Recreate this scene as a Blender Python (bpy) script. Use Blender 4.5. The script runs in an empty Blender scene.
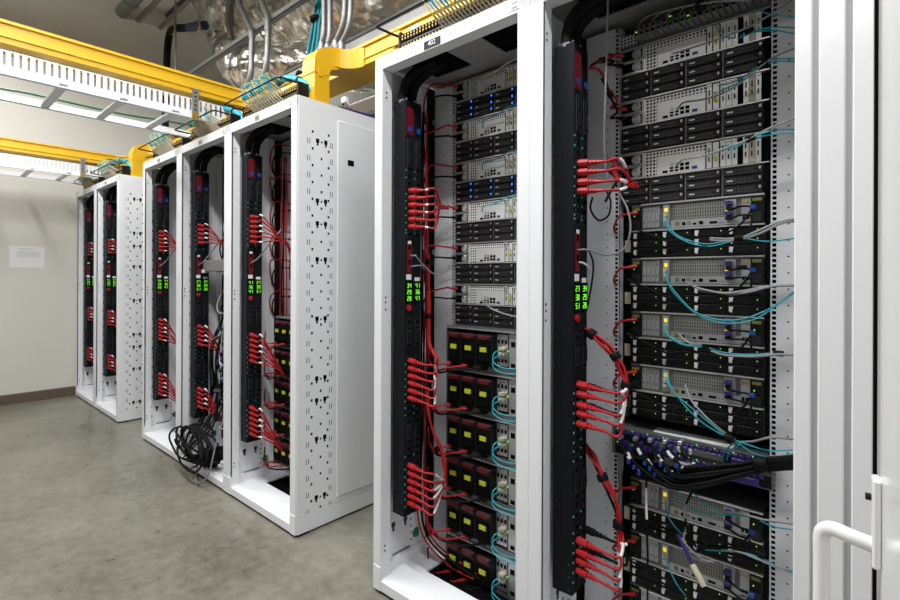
import bpy, math, random
from mathutils import Vector
random.seed(7)
sc = bpy.context.scene
COL = sc.collection
# ------------------------------------------------------------------ camera
F_PX, YAW, ROLL, EYE = 494.92, 0.7249, -0.0038, 1.2915
cam_d = bpy.data.cameras.new('camera'); cam = bpy.data.objects.new('camera', cam_d); COL.objects.link(cam)
cam_d.sensor_width = 36.0; cam_d.lens = F_PX / 900 * 36; cam_d.shift_y = -22.18 / 900; cam_d.clip_start = 0.02
cam.rotation_mode = 'YXZ'
from mathutils import Matrix
cam.matrix_world = (Matrix.Translation((0, 0, EYE)) @ Matrix.Rotation(YAW, 4, 'Z') @ Matrix.Rotation(math.pi/2, 4, 'X')
                    @ Matrix.Rotation(-ROLL, 4, 'Z'))
sc.camera = cam
# ------------------------------------------------------------------ light of the room
w = bpy.data.worlds.new('world'); sc.world = w; w.use_nodes = True
w.node_tree.nodes['Background'].inputs[0].default_value = (0.8, 0.85, 0.9, 1)
w.node_tree.nodes['Background'].inputs[1].default_value = 0.05
vs = sc.view_settings; vs.view_transform = 'Standard'; vs.look = 'None'; vs.gamma = 1; vs.use_curve_mapping = False
vs.exposure = 0.0
LUM = [  # pendant luminaires over the aisles: x, y, length, watts down
    (-4.9, 0.30, 1.5, 78), (-2.9, 0.30, 1.5, 78), (-1.15, 0.30, 1.5, 80), (0.9, 0.30, 1.5, 62),
    (-5.4, -3.2, 1.5, 26), (-2.9, -3.2, 1.5, 26), (-0.4, -3.2, 1.5, 26), (-5.5, 4.6, 1.5, 50), (-2.2, 4.6, 1.5, 50)]
LUM_Z = 3.75
for (x, y, L, wt) in LUM:
    for up in (0, 1):     # luminaire light down, then a weak added uplight for upper wall and duct
        ld = bpy.data.lights.new('luminaire_or_fill_light', 'AREA'); ld.shape = 'RECTANGLE'; ld.size = L; ld.size_y = 0.22
        ld.energy = wt*(.22 if up else 1); ld.color = (0.985, 0.993, 1.0)
        lo = bpy.data.objects.new('luminaire_or_fill_light', ld); lo.location = (x, y, LUM_Z + (.10 if up else -.012)); COL.objects.link(lo)
        if up: lo.rotation_euler = (math.pi, 0, 0)

# ------------------------------------------------------------------ measuring helpers (photo pixel -> point on a plane of the room)
_c, _s = math.cos(ROLL), math.sin(ROLL)
def _ray(px, py):
    x = px - 450; y = py - 277.82
    x, y = _c*x + _s*y, -_s*x + _c*y
    X = math.cos(YAW) + math.sin(YAW)*x/F_PX; Y = math.sin(YAW) - math.cos(YAW)*x/F_PX
    return Vector((-Y, X, -y/F_PX))
def AY(px, py, y): r = _ray(px, py); return Vector((0, 0, EYE)) + r*(y/r.y)
def AX(px, py, x): r = _ray(px, py); return Vector((0, 0, EYE)) + r*(x/r.x)

# ------------------------------------------------------------------ materials
M = {}
def mat(name, col, rough=.5, metal=0., emit=0., spec=.5, noise=0., nscale=8., bump=0.):
    m = bpy.data.materials.new(name); m.use_nodes = True; nt = m.node_tree; b = nt.nodes['Principled BSDF']
    b.inputs['Base Color'].default_value = (*col, 1); b.inputs['Roughness'].default_value = rough
    b.inputs['Metallic'].default_value = metal; b.inputs['Specular IOR Level'].default_value = spec
    if emit: b.inputs['Emission Color'].default_value = (*col, 1); b.inputs['Emission Strength'].default_value = emit
    if noise or bump:
        tc = nt.nodes.new('ShaderNodeTexCoord'); n = nt.nodes.new('ShaderNodeTexNoise')
        n.inputs['Scale'].default_value = nscale; n.inputs['Detail'].default_value = 5
        nt.links.new(tc.outputs['Object'], n.inputs['Vector'])
        if noise:
            r = nt.nodes.new('ShaderNodeMapRange'); r.inputs[1].default_value = .25; r.inputs[2].default_value = .75
            r.inputs[3].default_value = 1-noise; r.inputs[4].default_value = 1+noise
            mx = nt.nodes.new('ShaderNodeMix'); mx.data_type = 'RGBA'; mx.blend_type = 'MULTIPLY'; mx.inputs[0].default_value = 1
            mx.inputs[6].default_value = (*col, 1)
            nt.links.new(n.outputs[0], r.inputs[0]); nt.links.new(r.outputs[0], mx.inputs[7]); nt.links.new(mx.outputs[2], b.inputs['Base Color'])
        if bump:
            bp = nt.nodes.new('ShaderNodeBump'); bp.inputs['Strength'].default_value = bump; bp.inputs['Distance'].default_value = .02
            nt.links.new(n.outputs[0], bp.inputs['Height']); nt.links.new(bp.outputs[0], b.inputs['Normal'])
    M[name] = m; return m
def mat_grid(name, col, dark, px, pz, fx, fz, rough=.4, metal=0., stagger=False):
    """perforated sheet: dark holes in a regular grid over local x and z"""
    m = mat(name, col, rough, metal); nt = m.node_tree; b = nt.nodes['Principled BSDF']
    tc = nt.nodes.new('ShaderNodeTexCoord'); sp = nt.nodes.new('ShaderNodeSeparateXYZ'); nt.links.new(tc.outputs['Object'], sp.inputs[0])
    def mth(op, a, bb=None):
        n = nt.nodes.new('ShaderNodeMath'); n.operation = op
        for i, v in enumerate((a, bb)):
            if v is None: continue
            if isinstance(v, (int, float)): n.inputs[i].default_value = v
            else: nt.links.new(v, n.inputs[i])
        return n.outputs[0]
    a = mth('LESS_THAN', mth('FRACT', mth('DIVIDE', mth('ADD', sp.outputs[0], 10), px)), fx)
    c = mth('LESS_THAN', mth('FRACT', mth('DIVIDE', mth('ADD', sp.outputs[2], 10), pz)), fz)
    k = mth('MULTIPLY', a, c)
    mx = nt.nodes.new('ShaderNodeMix'); mx.data_type = 'RGBA'; mx.inputs[6].default_value = (*col, 1); mx.inputs[7].default_value = (*dark, 1)
    nt.links.new(k, mx.inputs[0]); nt.links.new(mx.outputs[2], b.inputs['Base Color'])
    if metal:
        nt.links.new(mth('MULTIPLY', mth('SUBTRACT', 1, k), metal), b.inputs['Metallic'])
    return m
mat('white', (.80, .81, .83), .32, noise=.015, nscale=3)
mat('white_gloss', (.80, .80, .80), .16)
mat('rail_grey', (.62, .63, .66), .4)
mat('zinc', (.50, .51, .53), .35, .6)
mat('steel', (.80, .80, .79), .28, .65)
mat('chassis', (.17, .175, .18), .42, .5)
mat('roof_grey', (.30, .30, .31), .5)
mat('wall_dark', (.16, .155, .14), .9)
mat('bright', (.82, .82, .81), .33, .3)
mat('mirror', (.86, .86, .84), .40, .45)
mat('black', (.0045, .0045, .005), .5, spec=.25)
mat('void', (.002, .002, .002), .9, spec=.1)
mat('pdu', (.0055, .0065, .0095), .5, spec=.18)
mat('pdu_detail', (.014, .015, .017), .5, spec=.3)
mat('red', (.40, .012, .016), .42, spec=.35)
mat('red_panel', (.17, .005, .009), .45, spec=.3)
mat('red_cord', (.36, .010, .014), .5, spec=.3)
mat('maroon', (.055, .008, .011), .5, spec=.3)
mat('black_cord', (.0035, .0035, .004), .6, spec=.16)
mat('grey_cord', (.24, .24, .25), .5)
mat('white_cord', (.66, .66, .66), .5)
mat('teal', (.010, .33, .40), .42)
mat('blue', (.008, .055, .30), .4)
mat('navy', (.006, .02, .09), .5)
mat('purple', (.035, .02, .17), .4)
mat('yellow', (.76, .44, .012), .42, noise=.03, nscale=4)
mat('yellow_fibre', (.80, .50, .03), .45)
mat('yellow_tag', (.50, .53, .02), .5)
mat('olive', (.16, .165, .02), .5)
mat('label', (.78, .78, .78), .6)
mat('ink', (.03, .03, .03), .7)
mat('beige', (.55, .49, .36), .55)
mat('brass', (.55, .38, .12), .35, .8)
mat('green', (.02, .20, .10), .5)
mat('led_green', (.22, .75, .05), .5, emit=.9)
mat('led_teal', (.02, .50, .35), .5, emit=.28)
mat('led_digit', (.22, 1.0, .02), .5, emit=.6)
mat('led_blue', (.03, .20, 1.0), .5, emit=1.3)
mat('led_yellow', (.9, .65, .02), .5, emit=.8)
mat_grid('grille', (.84, .84, .83), (.006, .006, .006), .0112, .0112, .62, .62, .35, .15)
mat_grid('fine_grille', (.26, .26, .24), (.03, .03, .027), .0072, .0105, .45, .7, .45, .2)
mat_grid('drive_mesh', (.004, .004, .0045), (.075, .075, .078), .0088, .0088, .42, .42, .45)
mat('wall', (.67, .655, .595), .85, noise=.02, nscale=1.2, bump=.02)
mat('ceiling', (.20, .19, .17), .9)
mat('baseboard', (.115, .085, .068), .5)
mat('conduit', (.27, .27, .265), .42, .6)
mat('strut', (.26, .26, .25), .45, .5)
mat('dark_pipe', (.10, .10, .09), .5, .3)
mat('foil', (.70, .67, .60), .27, .88, bump=.5, nscale=9)
# polished concrete
m = mat('concrete', (.17, .165, .135), .34); nt = m.node_tree; b = nt.nodes['Principled BSDF']
tc = nt.nodes.new('ShaderNodeTexCoord'); n1 = nt.nodes.new('ShaderNodeTexNoise'); n2 = nt.nodes.new('ShaderNodeTexNoise')
n1.inputs['Scale'].default_value = 1.1; n1.inputs['Detail'].default_value = 6; n1.inputs['Roughness'].default_value = .62
n2.inputs['Scale'].default_value = 16; n2.inputs['Detail'].default_value = 8; n2.inputs['Roughness'].default_value = .7
for n in (n1, n2): nt.links.new(tc.outputs['Object'], n.inputs['Vector'])
ad = nt.nodes.new('ShaderNodeMix'); ad.inputs[0].default_value = .45
nt.links.new(n1.outputs[0], ad.inputs[2]); nt.links.new(n2.outputs[0], ad.inputs[3])
cr = nt.nodes.new('ShaderNodeValToRGB'); cr.color_ramp.elements[0].position = .37; cr.color_ramp.elements[1].position = .64
cr.color_ramp.elements[0].color = (.105, .100, .075, 1); cr.color_ramp.elements[1].color = (.255, .245, .198, 1)
nt.links.new(ad.outputs[0], cr.inputs[0]); nt.links.new(cr.outputs[0], b.inputs['Base Color'])
mr = nt.nodes.new('ShaderNodeMapRange'); mr.inputs[3].default_value = .2; mr.inputs[4].default_value = .42
nt.links.new(n2.outputs[0], mr.inputs[0]); nt.links.new(mr.outputs[0], b.inputs['Roughness'])

# ------------------------------------------------------------------ mesh helpers
class MB:
    def __init__(s): s.v = []; s.f = []; s.mi = []; s.sm = []
    def add(s, vs, fs, m=0, smooth=False):
        o = len(s.v); s.v += [tuple(v) for v in vs]
        for f in fs: s.f.append([i+o for i in f]); s.mi.append(m); s.sm.append(smooth)
        return s
    def box(s, x0, x1, y0, y1, z0, z1, m=0, bev=0.):
        if bev <= 0:
            vs = [(x, y, z) for z in (z0, z1) for y in (y0, y1) for x in (x0, x1)]
            return s.add(vs, [(0,2,3,1), (4,5,7,6), (0,1,5,4), (2,6,7,3), (0,4,6,2), (1,3,7,5)], m)
        # chamfered box: three nested rings in each axis give 24 vertices
        b = bev; X = (x0, x1); Y = (y0, y1); Z = (z0, z1); vs = []; idx = {}
        for i in (0, 1):
            for j in (0, 1):
                for k in (0, 1):
                    ix = X[i]+(b if i == 0 else -b); iy = Y[j]+(b if j == 0 else -b); iz = Z[k]+(b if k == 0 else -b)
                    idx[i,j,k,0] = len(vs); vs.append((X[i], iy, iz))
                    idx[i,j,k,1] = len(vs); vs.append((ix, Y[j], iz))
                    idx[i,j,k,2] = len(vs); vs.append((ix, iy, Z[k]))
        fs = []
        def q(a): fs.append([idx[t] for t in a])
        for i in (0, 1): q([(i,0,0,0), (i,1,0,0), (i,1,1,0), (i,0,1,0)][::(-1 if i == 0 else 1)])
        for j in (0, 1): q([(0,j,0,1), (1,j,0,1), (1,j,1,1), (0,j,1,1)][::(1 if j == 0 else -1)])
        for k in (0, 1): q([(0,0,k,2), (1,0,k,2), (1,1,k,2), (0,1,k,2)][::(-1 if k == 0 else 1)])
        for i in (0, 1):
            for j in (0, 1):
                q([(i,j,0,0), (i,j,0,1), (i,j,1,1), (i,j,1,0)][::(1 if i == j else -1)])
            for k in (0, 1):
                q([(i,0,k,0), (i,0,k,2), (i,1,k,2), (i,1,k,0)][::(-1 if i == k else 1)])
        for j in (0, 1):
            for k in (0, 1): q([(0,j,k,1), (0,j,k,2), (1,j,k,2), (1,j,k,1)][::(1 if j == k else -1)])
        for i in (0, 1):
            for j in (0, 1):
                for k in (0, 1): q([(i,j,k,0), (i,j,k,1), (i,j,k,2)][::(1 if (i+j+k) % 2 else -1)])
        return s.add(vs, fs, m)
    def prism(s, poly, a0, a1, axis='x', m=0, smooth=False):
        """extrude a 2D outline: axis x -> outline in (y,z); y -> (x,z); z -> (x,y)"""
        n = len(poly)
        def P(p, a): return {'x': (a, p[0], p[1]), 'y': (p[0], a, p[1]), 'z': (p[0], p[1], a)}[axis]
        vs = [P(p, a0) for p in poly] + [P(p, a1) for p in poly]
        s.add(vs, [list(range(n))[::-1], list(range(n, 2*n))], m)
        o = len(s.v) - 2*n
        for i in range(n):
            j = (i+1) % n; s.f.append([o+i, o+j, o+n+j, o+n+i]); s.mi.append(m); s.sm.append(smooth)
        return s
    def tube(s, pts, r, n=6, m=0, cap=True, rr=None):
        pts = [Vector(p) for p in pts]; k = len(pts); rings = []
        t0 = (pts[1]-pts[0]).normalized(); up = Vector((0, 0, 1)) if abs(t0.z) < .9 else Vector((1, 0, 0))
        a = t0.cross(up).normalized()
        for i in range(k):
            t = (pts[min(i+1, k-1)] - pts[max(i-1, 0)])
            t = t.normalized() if t.length > 1e-9 else t0
            a = (a - t*a.dot(t)); a = a.normalized() if a.length > 1e-6 else t.orthogonal().normalized()
            b = t.cross(a); R = rr[i] if rr else r
            rings.append([pts[i] + a*(R*math.cos(2*math.pi*q/n)) + b*(R*math.sin(2*math.pi*q/n)) for q in range(n)])
        vs = [p for rg in rings for p in rg]
        fs = [[i*n+q, i*n+(q+1) % n, (i+1)*n+(q+1) % n, (i+1)*n+q] for i in range(k-1) for q in range(n)]
        s.add(vs, fs, m, True)
        if cap: s.add(rings[0], [list(range(n))[::-1]], m); s.add(rings[-1], [list(range(n))], m)
        return s
    def disc(s, c, r, axis, t, n=12, m=0):
        c = Vector(c); d = {'x': Vector((t, 0, 0)), 'y': Vector((0, t, 0)), 'z': Vector((0, 0, t))}[axis]
        return s.tube([c, c+d], r, n, m)
    def build(s, name, mats, parent=None, loc=None):
        me = bpy.data.meshes.new(name); me.from_pydata(s.v, [], s.f)
        for k in (mats if isinstance(mats, (list, tuple)) else [mats]): me.materials.append(M[k])
        me.polygons.foreach_set('material_index', s.mi); me.polygons.foreach_set('use_smooth', s.sm); me.update()
        return link(name, me, parent, loc)
def link(name, me, parent=None, loc=None):
    o = bpy.data.objects.new(name, me); COL.objects.link(o)
    if parent is not None: o.parent = parent
    if loc is not None: o.location = loc
    return o
def spline(P, n=6):
    P = [Vector(p) for p in P]
    if len(P) < 3: return P
    Q = [P[0]*2-P[1]] + P + [P[-1]*2-P[-2]]; out = []
    for i in range(1, len(Q)-2):
        a, b, c, d = Q[i-1:i+3]
        for k in range(n):
            t = k/n
            out.append(.5*((2*b) + (c-a)*t + (2*a-5*b+4*c-d)*t*t + (3*b-a-3*c+d)*t**3))
    return out + [P[-1]]
def tag(o, label=None, cat=None, group=None, kind=None):
    if label: o['label'] = label
    if cat: o['category'] = cat
    if group: o['group'] = group
    if kind: o['kind'] = kind
    return o
def thing(name, label, cat, loc=(0,0,0), group=None):
    o = bpy.data.objects.new(name, None); COL.objects.link(o); o.location = loc; o.empty_display_size = .05
    return tag(o, label, cat, group)
def copy_tree(o, parent=None):
    c = o.copy(); COL.objects.link(c); c.parent = parent
    for ch in list(o.children): copy_tree(ch, c)
    return c
def text(name, s, size, m, parent, loc, rot, ext=.0004):
    """flat lettering as a mesh"""
    cu = bpy.data.curves.new(name, 'FONT'); cu.body = s; cu.size = size; cu.align_x = 'CENTER'; cu.align_y = 'CENTER'; cu.extrude = ext
    o = bpy.data.objects.new(name, cu); COL.objects.link(o)
    dg = bpy.context.evaluated_depsgraph_get(); dg.update(); me = bpy.data.meshes.new_from_object(o.evaluated_get(dg))
    bpy.data.objects.remove(o); bpy.data.curves.remove(cu); me.materials.clear(); me.materials.append(M[m])
    t = link(name, me, parent, loc); t.rotation_euler = rot; return t
ORD = ['first', 'second', 'third', 'fourth', 'fifth', 'sixth', 'seventh', 'eighth', 'ninth', 'tenth', 'eleventh', 'twelfth']
HP = math.pi/2
# ================================================================== the room
FY, RH, RW, RD = 1.3244, 2.195, 0.75, 1.15      # front plane of the racks, rack height, width, depth
WX = -6.62
def struct(name, mb, m): return tag(mb.build(name, m), kind='structure')
struct('floor', MB().box(WX-.2, 4.2, -4.2, 7.2, -.1, 0), 'concrete')
struct('ceiling', MB().box(WX-.2, 4.2, -4.2, 7.2, 5.2, 5.3), 'ceiling')
struct('wall_far', MB().box(WX-.2, WX, -4.2, 7.2, 0, 5.2), 'wall')
struct('wall_back', MB().box(WX, 4.2, 7.0, 7.2, 0, 5.2), 'wall')
struct('wall_near', MB().box(4.0, 4.2, -4.2, 7.0, 0, 5.2), 'wall_dark')
struct('wall_aisle', MB().box(WX, 4.0, -4.2, -4.0, 0, 5.2), 'wall_dark')
struct('baseboard_far', MB().prism([(WX, 0), (WX+.014, 0), (WX+.012, .095), (WX+.006, .102), (WX, .102)], -3.99, 6.99, 'y'), 'baseboard')

# pendant luminaires over the aisles
lum0 = None
for i, (x, y, L, wt) in enumerate(LUM):
    t = thing('pendant_luminaire', 'long white pendant luminaire, %s along the aisle ceiling' % ORD[i], 'luminaire', (x, y, LUM_Z), 'pendant luminaires over the aisles')
    MB().prism([(-.12, 0), (.12, 0), (.12, .03), (.05, .085), (-.05, .085), (-.12, .03)], -L/2, L/2, 'x').build('housing', 'white', t)
    for sx in (-.5, .5): MB().tube([(sx, 0, .08), (sx, 0, 5.2-LUM_Z)], .004, 6).build('hanger', 'conduit', t)

# ------------------------------------------------------------------ server racks
RACKS = [('A1', -6.572, 'the farthest rack', 'white server rack standing farthest away, against the beige wall'),
         ('A2', -5.822, 'the second farthest rack', 'white server rack second from the wall, its perforated side showing'),
         ('B1', -4.440, 'the left middle rack', 'white open server rack, left one of the middle three'),
         ('B2', -3.690, 'the centre middle rack', 'white open server rack with black cables spilling out onto the floor'),
         ('B3', -2.940, 'the right middle rack', 'white open server rack with the bright perforated side panel, right of middle three'),
         ('N1', -1.592, 'the second nearest rack', 'tall white open server rack with black modules bearing yellow labels'),
         ('N2', -0.842, 'the nearest rack', 'tall white open server rack nearest the camera, beside the ribbed white posts')]
RX = {r[0]: r[1] for r in RACKS}; RP = {r[0]: r[2] for r in RACKS}
PW = .047                                          # front post width
def grid_sheet(y0, y1, z0, z1, holes):
    """sheet in the yz plane with real rectangular holes (y0,y1,z0,z1)"""
    ys = sorted({round(v, 5) for v in [y0, y1] + [h[0] for h in holes] + [h[1] for h in holes]})
    zs = sorted({round(v, 5) for v in [z0, z1] + [h[2] for h in holes] + [h[3] for h in holes]})
    vid = {}; mb = MB()
    rows = [[] for _ in zs]
    for h in holes:
        for j in range(len(zs)-1):
            if h[2]-1e-5 <= zs[j] and zs[j+1] <= h[3]+1e-5: rows[j].append(h)
    for j in range(len(zs)-1):
        if not rows[j]:
            mb.add([(0, y0, zs[j]), (0, y1, zs[j]), (0, y1, zs[j+1]), (0, y0, zs[j+1])], [(0, 1, 2, 3)]); continue
        cuts = sorted({round(v, 5) for v in [y0, y1] + [q for h in rows[j] for q in h[:2]]})
        for i in range(len(cuts)-1):
            c = (cuts[i]+cuts[i+1])/2
            if any(h[0] < c < h[1] for h in rows[j]): continue
            mb.add([(0, cuts[i], zs[j]), (0, cuts[i+1], zs[j]), (0, cuts[i+1], zs[j+1]), (0, cuts[i], zs[j+1])], [(0, 1, 2, 3)])
    return mb
holes = []
for k in range(23):                                  # columns of square holes, slots and keyholes of the cable-management strip
    z = 2.024 - k*.0852
    for y in (.0855, .1815): holes.append((y, y+.0105, z, z+.013))
    holes.append((.139, .149, z-.045, z-.032))
    for y in (.060, .073, .196, .208): holes.append((y, y+.0035, z-.058, z-.030))
for z in (1.965, 1.659, 1.543, 1.359, 1.055, .749, .637, .440, .141):
    holes = [h for h in holes if not (.10 < h[0] < .18 and z-.012 < h[2] < z+.05)]
    for y in (.120, .169):
        holes.append((y-.010, y+.010, z+.014, z+.036)); holes.append((y-.005, y+.005, z, z+.014))
    holes.append((.1395, .1485, z+.016, z+.026))
side_me = grid_sheet(.045, .225, .10, 2.15, holes).build('x', 'white').data; bpy.data.objects.remove(bpy.data.objects['x'])
def keyhole(mb, x, y, z, m=0):
    mb.disc((x, y, z+.028), .012, 'x', .0006, 10, m); mb.box(x, x+.0006, y-.006, y+.006, z, z+.02, m)
# shared meshes of a rack
def me_of(mb, name, mats): o = mb.build(name, mats); me = o.data; bpy.data.objects.remove(o); return me
post_l = MB()
post_l.box(0, PW, 0, .012, .112, RH, 0, .002).box(PW-.004, PW, .0, .052, .055, RH-.052, 0).box(0, .004, .01, .10, .112, RH, 0)
for z in (.17, .19, 1.19, 1.21, 2.03, 2.05, 1.16): post_l.disc((PW+.0003, .022, z), .0042, 'x', .0006, 8, 1)
post_me = me_of(post_l, 'post', ['white', 'void'])
post_r = MB().box(-PW, 0, 0, .012, .112, RH, 0, .002).box(-PW, -PW+.004, 0, .052, .055, RH-.052, 0).box(-.004, 0, .01, .10, .112, RH, 0)
postr_me = me_of(post_r, 'post', ['white'])
back_me = me_of(MB().box(0, .045, 0, .06, .05, RH, 0, .003), 'rear_post', ['white'])
W_ = RW
beam = MB().box(0, W_, 0, .012, 2.143, RH, 0, .002).box(PW, W_-PW, .0, .055, 2.141, 2.145).box(0, W_, .05, .054, 2.143, RH)
beam_me = me_of(beam, 'top_beam', ['white'])
base = MB().box(.0005, W_-.0005, 0, .012, .014, .056, 0, .002).box(0, PW+.001, -.002, .014, .012, .112, 0, .003).box(W_-PW-.001, W_, -.002, .014, .012, .112, 0, .003)
base.box(PW, W_-PW, .006, .055, .052, .062, 0, .003).box(0, .06, .02, .08, 0, .016, 1).box(W_-.06, W_, .02, .08, 0, .016, 1)
base.box(0, .03, .012, RD-.01, .012, .10).box(W_-.03, W_, .012, RD-.01, .012, .10)
base_me = me_of(base, 'base_frame', ['white', 'void'])
plate_me = me_of(MB().box(.03, W_-.03, .05, .17, .05, .058).box(.03, .14, .17, RD-.03, .05, .058).box(W_-.14, W_-.03, .17, RD-.03, .05, .058).box(.14, W_-.14, .17, RD-.03, .03, .034, 1), 'bottom_plate', ['white', 'void'])
# roof with the cable opening (real gap closed by a black brush strip)
ox0, ox1, oy0, oy1 = .10, .30, .085, .27
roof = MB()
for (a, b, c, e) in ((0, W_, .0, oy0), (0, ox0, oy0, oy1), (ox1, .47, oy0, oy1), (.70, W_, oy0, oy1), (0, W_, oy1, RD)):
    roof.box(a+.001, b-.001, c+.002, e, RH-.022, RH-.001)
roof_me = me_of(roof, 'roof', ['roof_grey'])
brush_me = []
for (a, b) in ((ox0, ox1), (.47, .70)):
    brush = MB().box(a, b, oy0, oy1, RH-.014, RH-.010)
    for k in range(14): brush.box(a+.006+k*(b-a-.012)/14, a+.006+(k+.7)*(b-a-.012)/14, oy0+.01, oy1-.01, RH-.024, RH-.0139)
    brush_me.append(me_of(brush, 'cable_brush', ['void']))
lower_side = me_of(MB().box(-.003, .0, .225, RD-.02, .10, 2.15).box(-.003, 0, .012, .045, .10, 2.15).box(-.003, 0, .045, .225, .09, .10)
                   .box(-.003, .0, .012, RD, 2.15, RH).box(-.003, .0, .012, RD, .012, .09)
                   .box(-.003, .0045, .240, RD-.03, .125, 2.125, 0, .004).box(.0035, .006, .305, .345, 1.895, 1.925, 1), 'side_cover', ['white', 'void'])
hole_shade_me = me_of(MB().box(-.0115, -.0105, .04, .23, .10, 2.15), 'hole_shade', ['void'])  # added black sheet, stands in for the dark behind the perforated side
inner = MB().box(0, .003, .06, .262, .06, RH-.03, 0).box(0, .002, .262, RD-.05, .06, RH-.03, 4)  # black rear stretch stands in for the darkness between the racks
for (y0) in (.10, .135): pass
for k in range(26): inner.box(.003, .0034, .066, .072, .16+k*.0785, .178+k*.0785, 1)
for k in range(5): inner.disc((.003, .21, .13+k*.03), .005, 'x', .0005, 8, 1)
for y in (.105, .175): keyhole(inner, .0032, y, .205, 1)
inner.box(.003, .012, .255, .29, .06, RH-.03, 0).box(.003, .006, .10, .20, .10, .108, 2)
inner.disc((.003, .24, .15), .022, 'x', .003, 14, 3)
inner_me = me_of(inner, 'inner_side', ['white', 'ink', 'strut', 'green', 'black'])
innerr_me = me_of(MB().box(-.003, 0, .06, RD-.05, .06, RH-.03, 0), 'inner_side', ['white'])
rear_me = me_of(MB().box(.04, W_-.04, RD-.025, RD-.01, .06, RH-.03), 'rear_door', ['void'])
# 19-inch rails: plate plus a column of real square holes
SY = .336                                            # rail plane behind the rack front
def rail_mesh(sgn):
    mb = MB(); z0, z1 = .045, 2.155
    # sgn -1: rail at the left of the opening, local x grows towards the opening
    a0, a1, h0, h1 = (.022, .130, .1335, .1435) if sgn < 0 else (0, 0, 0, 0)
    mb.box(.022, h0, 0, .003, z0, z1); mb.box(h1, .1505, 0, .003, z0, z1); mb.box(.1475, .1505, .0, .04, z0, z1)
    z = z0; u = .04445/3
    while z < z1 - .01: mb.box(h0, h1, 0, .003, z, z+.0052); z += u
    mb.box(h0-.004, h1+.004, .018, .019, z0, z1, 1)  # black strip behind the holes paints in the shade of the interior
    for k in range(46): mb.disc((.105, -.0003, z0+.03+k*.0457), .0026, 'y', .0006, 6, 1)
    mb.box(.022, .026, 0, .05, z0, z1)
    return mb
rail_me = me_of(rail_mesh(-1), 'mounting_rail', ['rail_grey', 'void'])
bracket_me = me_of(MB().box(.003, .15, .341, .37, 0, .022), 'rail_bracket', ['rail_grey'])
rack_obj = {}
for (key, x, ph, lab) in RACKS:
    t = thing('server_rack', lab, 'server rack', (x, FY, 0), 'white server racks in the row'); rack_obj[key] = t
    link('post', post_me, t); link('post', postr_me, t, (RW, 0, 0))
    for px in (0, RW-.045): link('rear_post', back_me, t, (px, RD-.06, 0))
    link('top_beam', beam_me, t); link('base_frame', base_me, t); link('bottom_plate', plate_me, t)
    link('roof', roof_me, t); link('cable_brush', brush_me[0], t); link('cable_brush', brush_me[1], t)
    link('inner_side', inner_me, t, (.004, 0, 0)); link('inner_side', innerr_me, t, (RW-.014, 0, 0)); link('rear_door', rear_me, t)
    link('mounting_rail', rail_me, t, (0, SY, 0)); r = link('mounting_rail', rail_me, t, (RW-.012, SY, 0)); r.scale = (-1, 1, 1)
    for bz in (.78, 1.40, 2.0): link('rail_bracket', bracket_me, t, (0, 0, bz))
    if key in ('A2', 'B3', 'N2'):
        link('perforated_side', side_me, t, (RW+.0028, 0, 0)); link('side_cover', lower_side, t, (RW+.0032, 0, 0)); link('hole_shade_sheet', hole_shade_me, t, (RW+.0125, 0, 0))
    if key == 'N1':
        p = MB().box(0, .083, -.002, 0, 0, .028).build('name_plate', 'black', t, (.285, -.0002, 2.146))
        text('name_plate_lettering', '402', .026, 'label', p, (.041, -.0025, .0145), (HP, 0, 0))
    else:
        p = MB().box(0, .05, -.002, 0, 0, .026).box(.004, .046, -.0025, -.002, .004, .022, 1).build('name_plate', ['zinc', 'strut'], t, (.33, -.0002, 2.15))
    p2 = MB().box(0, .034, -.0015, 0, 0, .03).box(.006, .028, -.002, -.0015, .004, .011, 1).box(.006, .028, -.002, -.0015, .019, .025, 1).build('badge', ['label', 'strut'], t, (RW-.075, -.0002, 2.152))
# ------------------------------------------------------------------ power strips (two per rack, outlets facing into the rack)
Z0, Z1 = .315, 2.012
def seg_digit(mb, y0, z0, w_, h_, s, m):
    SEG = {'0': 'abcdef', '1': 'bc', '2': 'abged', '3': 'abgcd', '4': 'fgbc', '5': 'afgcd', '7': 'abc', '8': 'abcdefg', '9': 'abcdfg', '6': 'afgedc'}[s]
    t = w_*.22; R = {'a': (0, w_, h_-t, h_), 'd': (0, w_, 0, t), 'g': (0, w_, h_/2-t/2, h_/2+t/2), 'f': (0, t, h_/2, h_), 'e': (0, t, 0, h_/2), 'b': (w_-t, w_, h_/2, h_), 'c': (w_-t, w_, 0, h_/2)}
    for q in SEG: a = R[q]; mb.box(.002, .0032, y0+a[0], y0+a[1], z0+a[2], z0+a[3], m)
D = .048
body = MB().box(-.07, 0, 0, D-.0015, Z0, Z1, 0, .003).box(-.066, -.002, .002, D-.004, Z1, Z1+.006, 0).box(-.052, -.040, -.0008, 0, Z0+.02, Z1-.02, 0)
for zz in (.33, .37, .41): body.disc((-.012, -.0006, zz), .0012, 'y', .0008, 5, 1)
for k in range(4): body.disc((-.06+.015*k, .02, Z1), .004, 'z', .02, 8, 2)
pdu_body = me_of(body, 'strip_body', ['pdu', 'led_teal', 'zinc'])
outlet_me = me_of(MB().box(0, .0025, .009, .038, -.013, .013, 0, .001).box(.0025, .003, .014, .033, -.008, .008, 1), 'outlet', ['pdu_detail', 'void'])
breaker_me = me_of(MB().box(0, .004, .008, .04, -.03, .03, 0, .002).box(.004, .009, .016, .032, -.018, .018, 1, .002), 'breaker', ['pdu_detail', 'black'])
def lights_mesh(zs):
    mb = MB()
    for z in zs: mb.box(0, .0015, .003, .0065, z-.0025, z+.0025)
    return me_of(mb, 'status_lights', ['led_teal'])
G1 = [1.647-.0293*k for k in range(6)]; G2 = [.952-.0303*k for k in range(6)]; G3 = [.523-.0303*k for k in range(6)]
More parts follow.
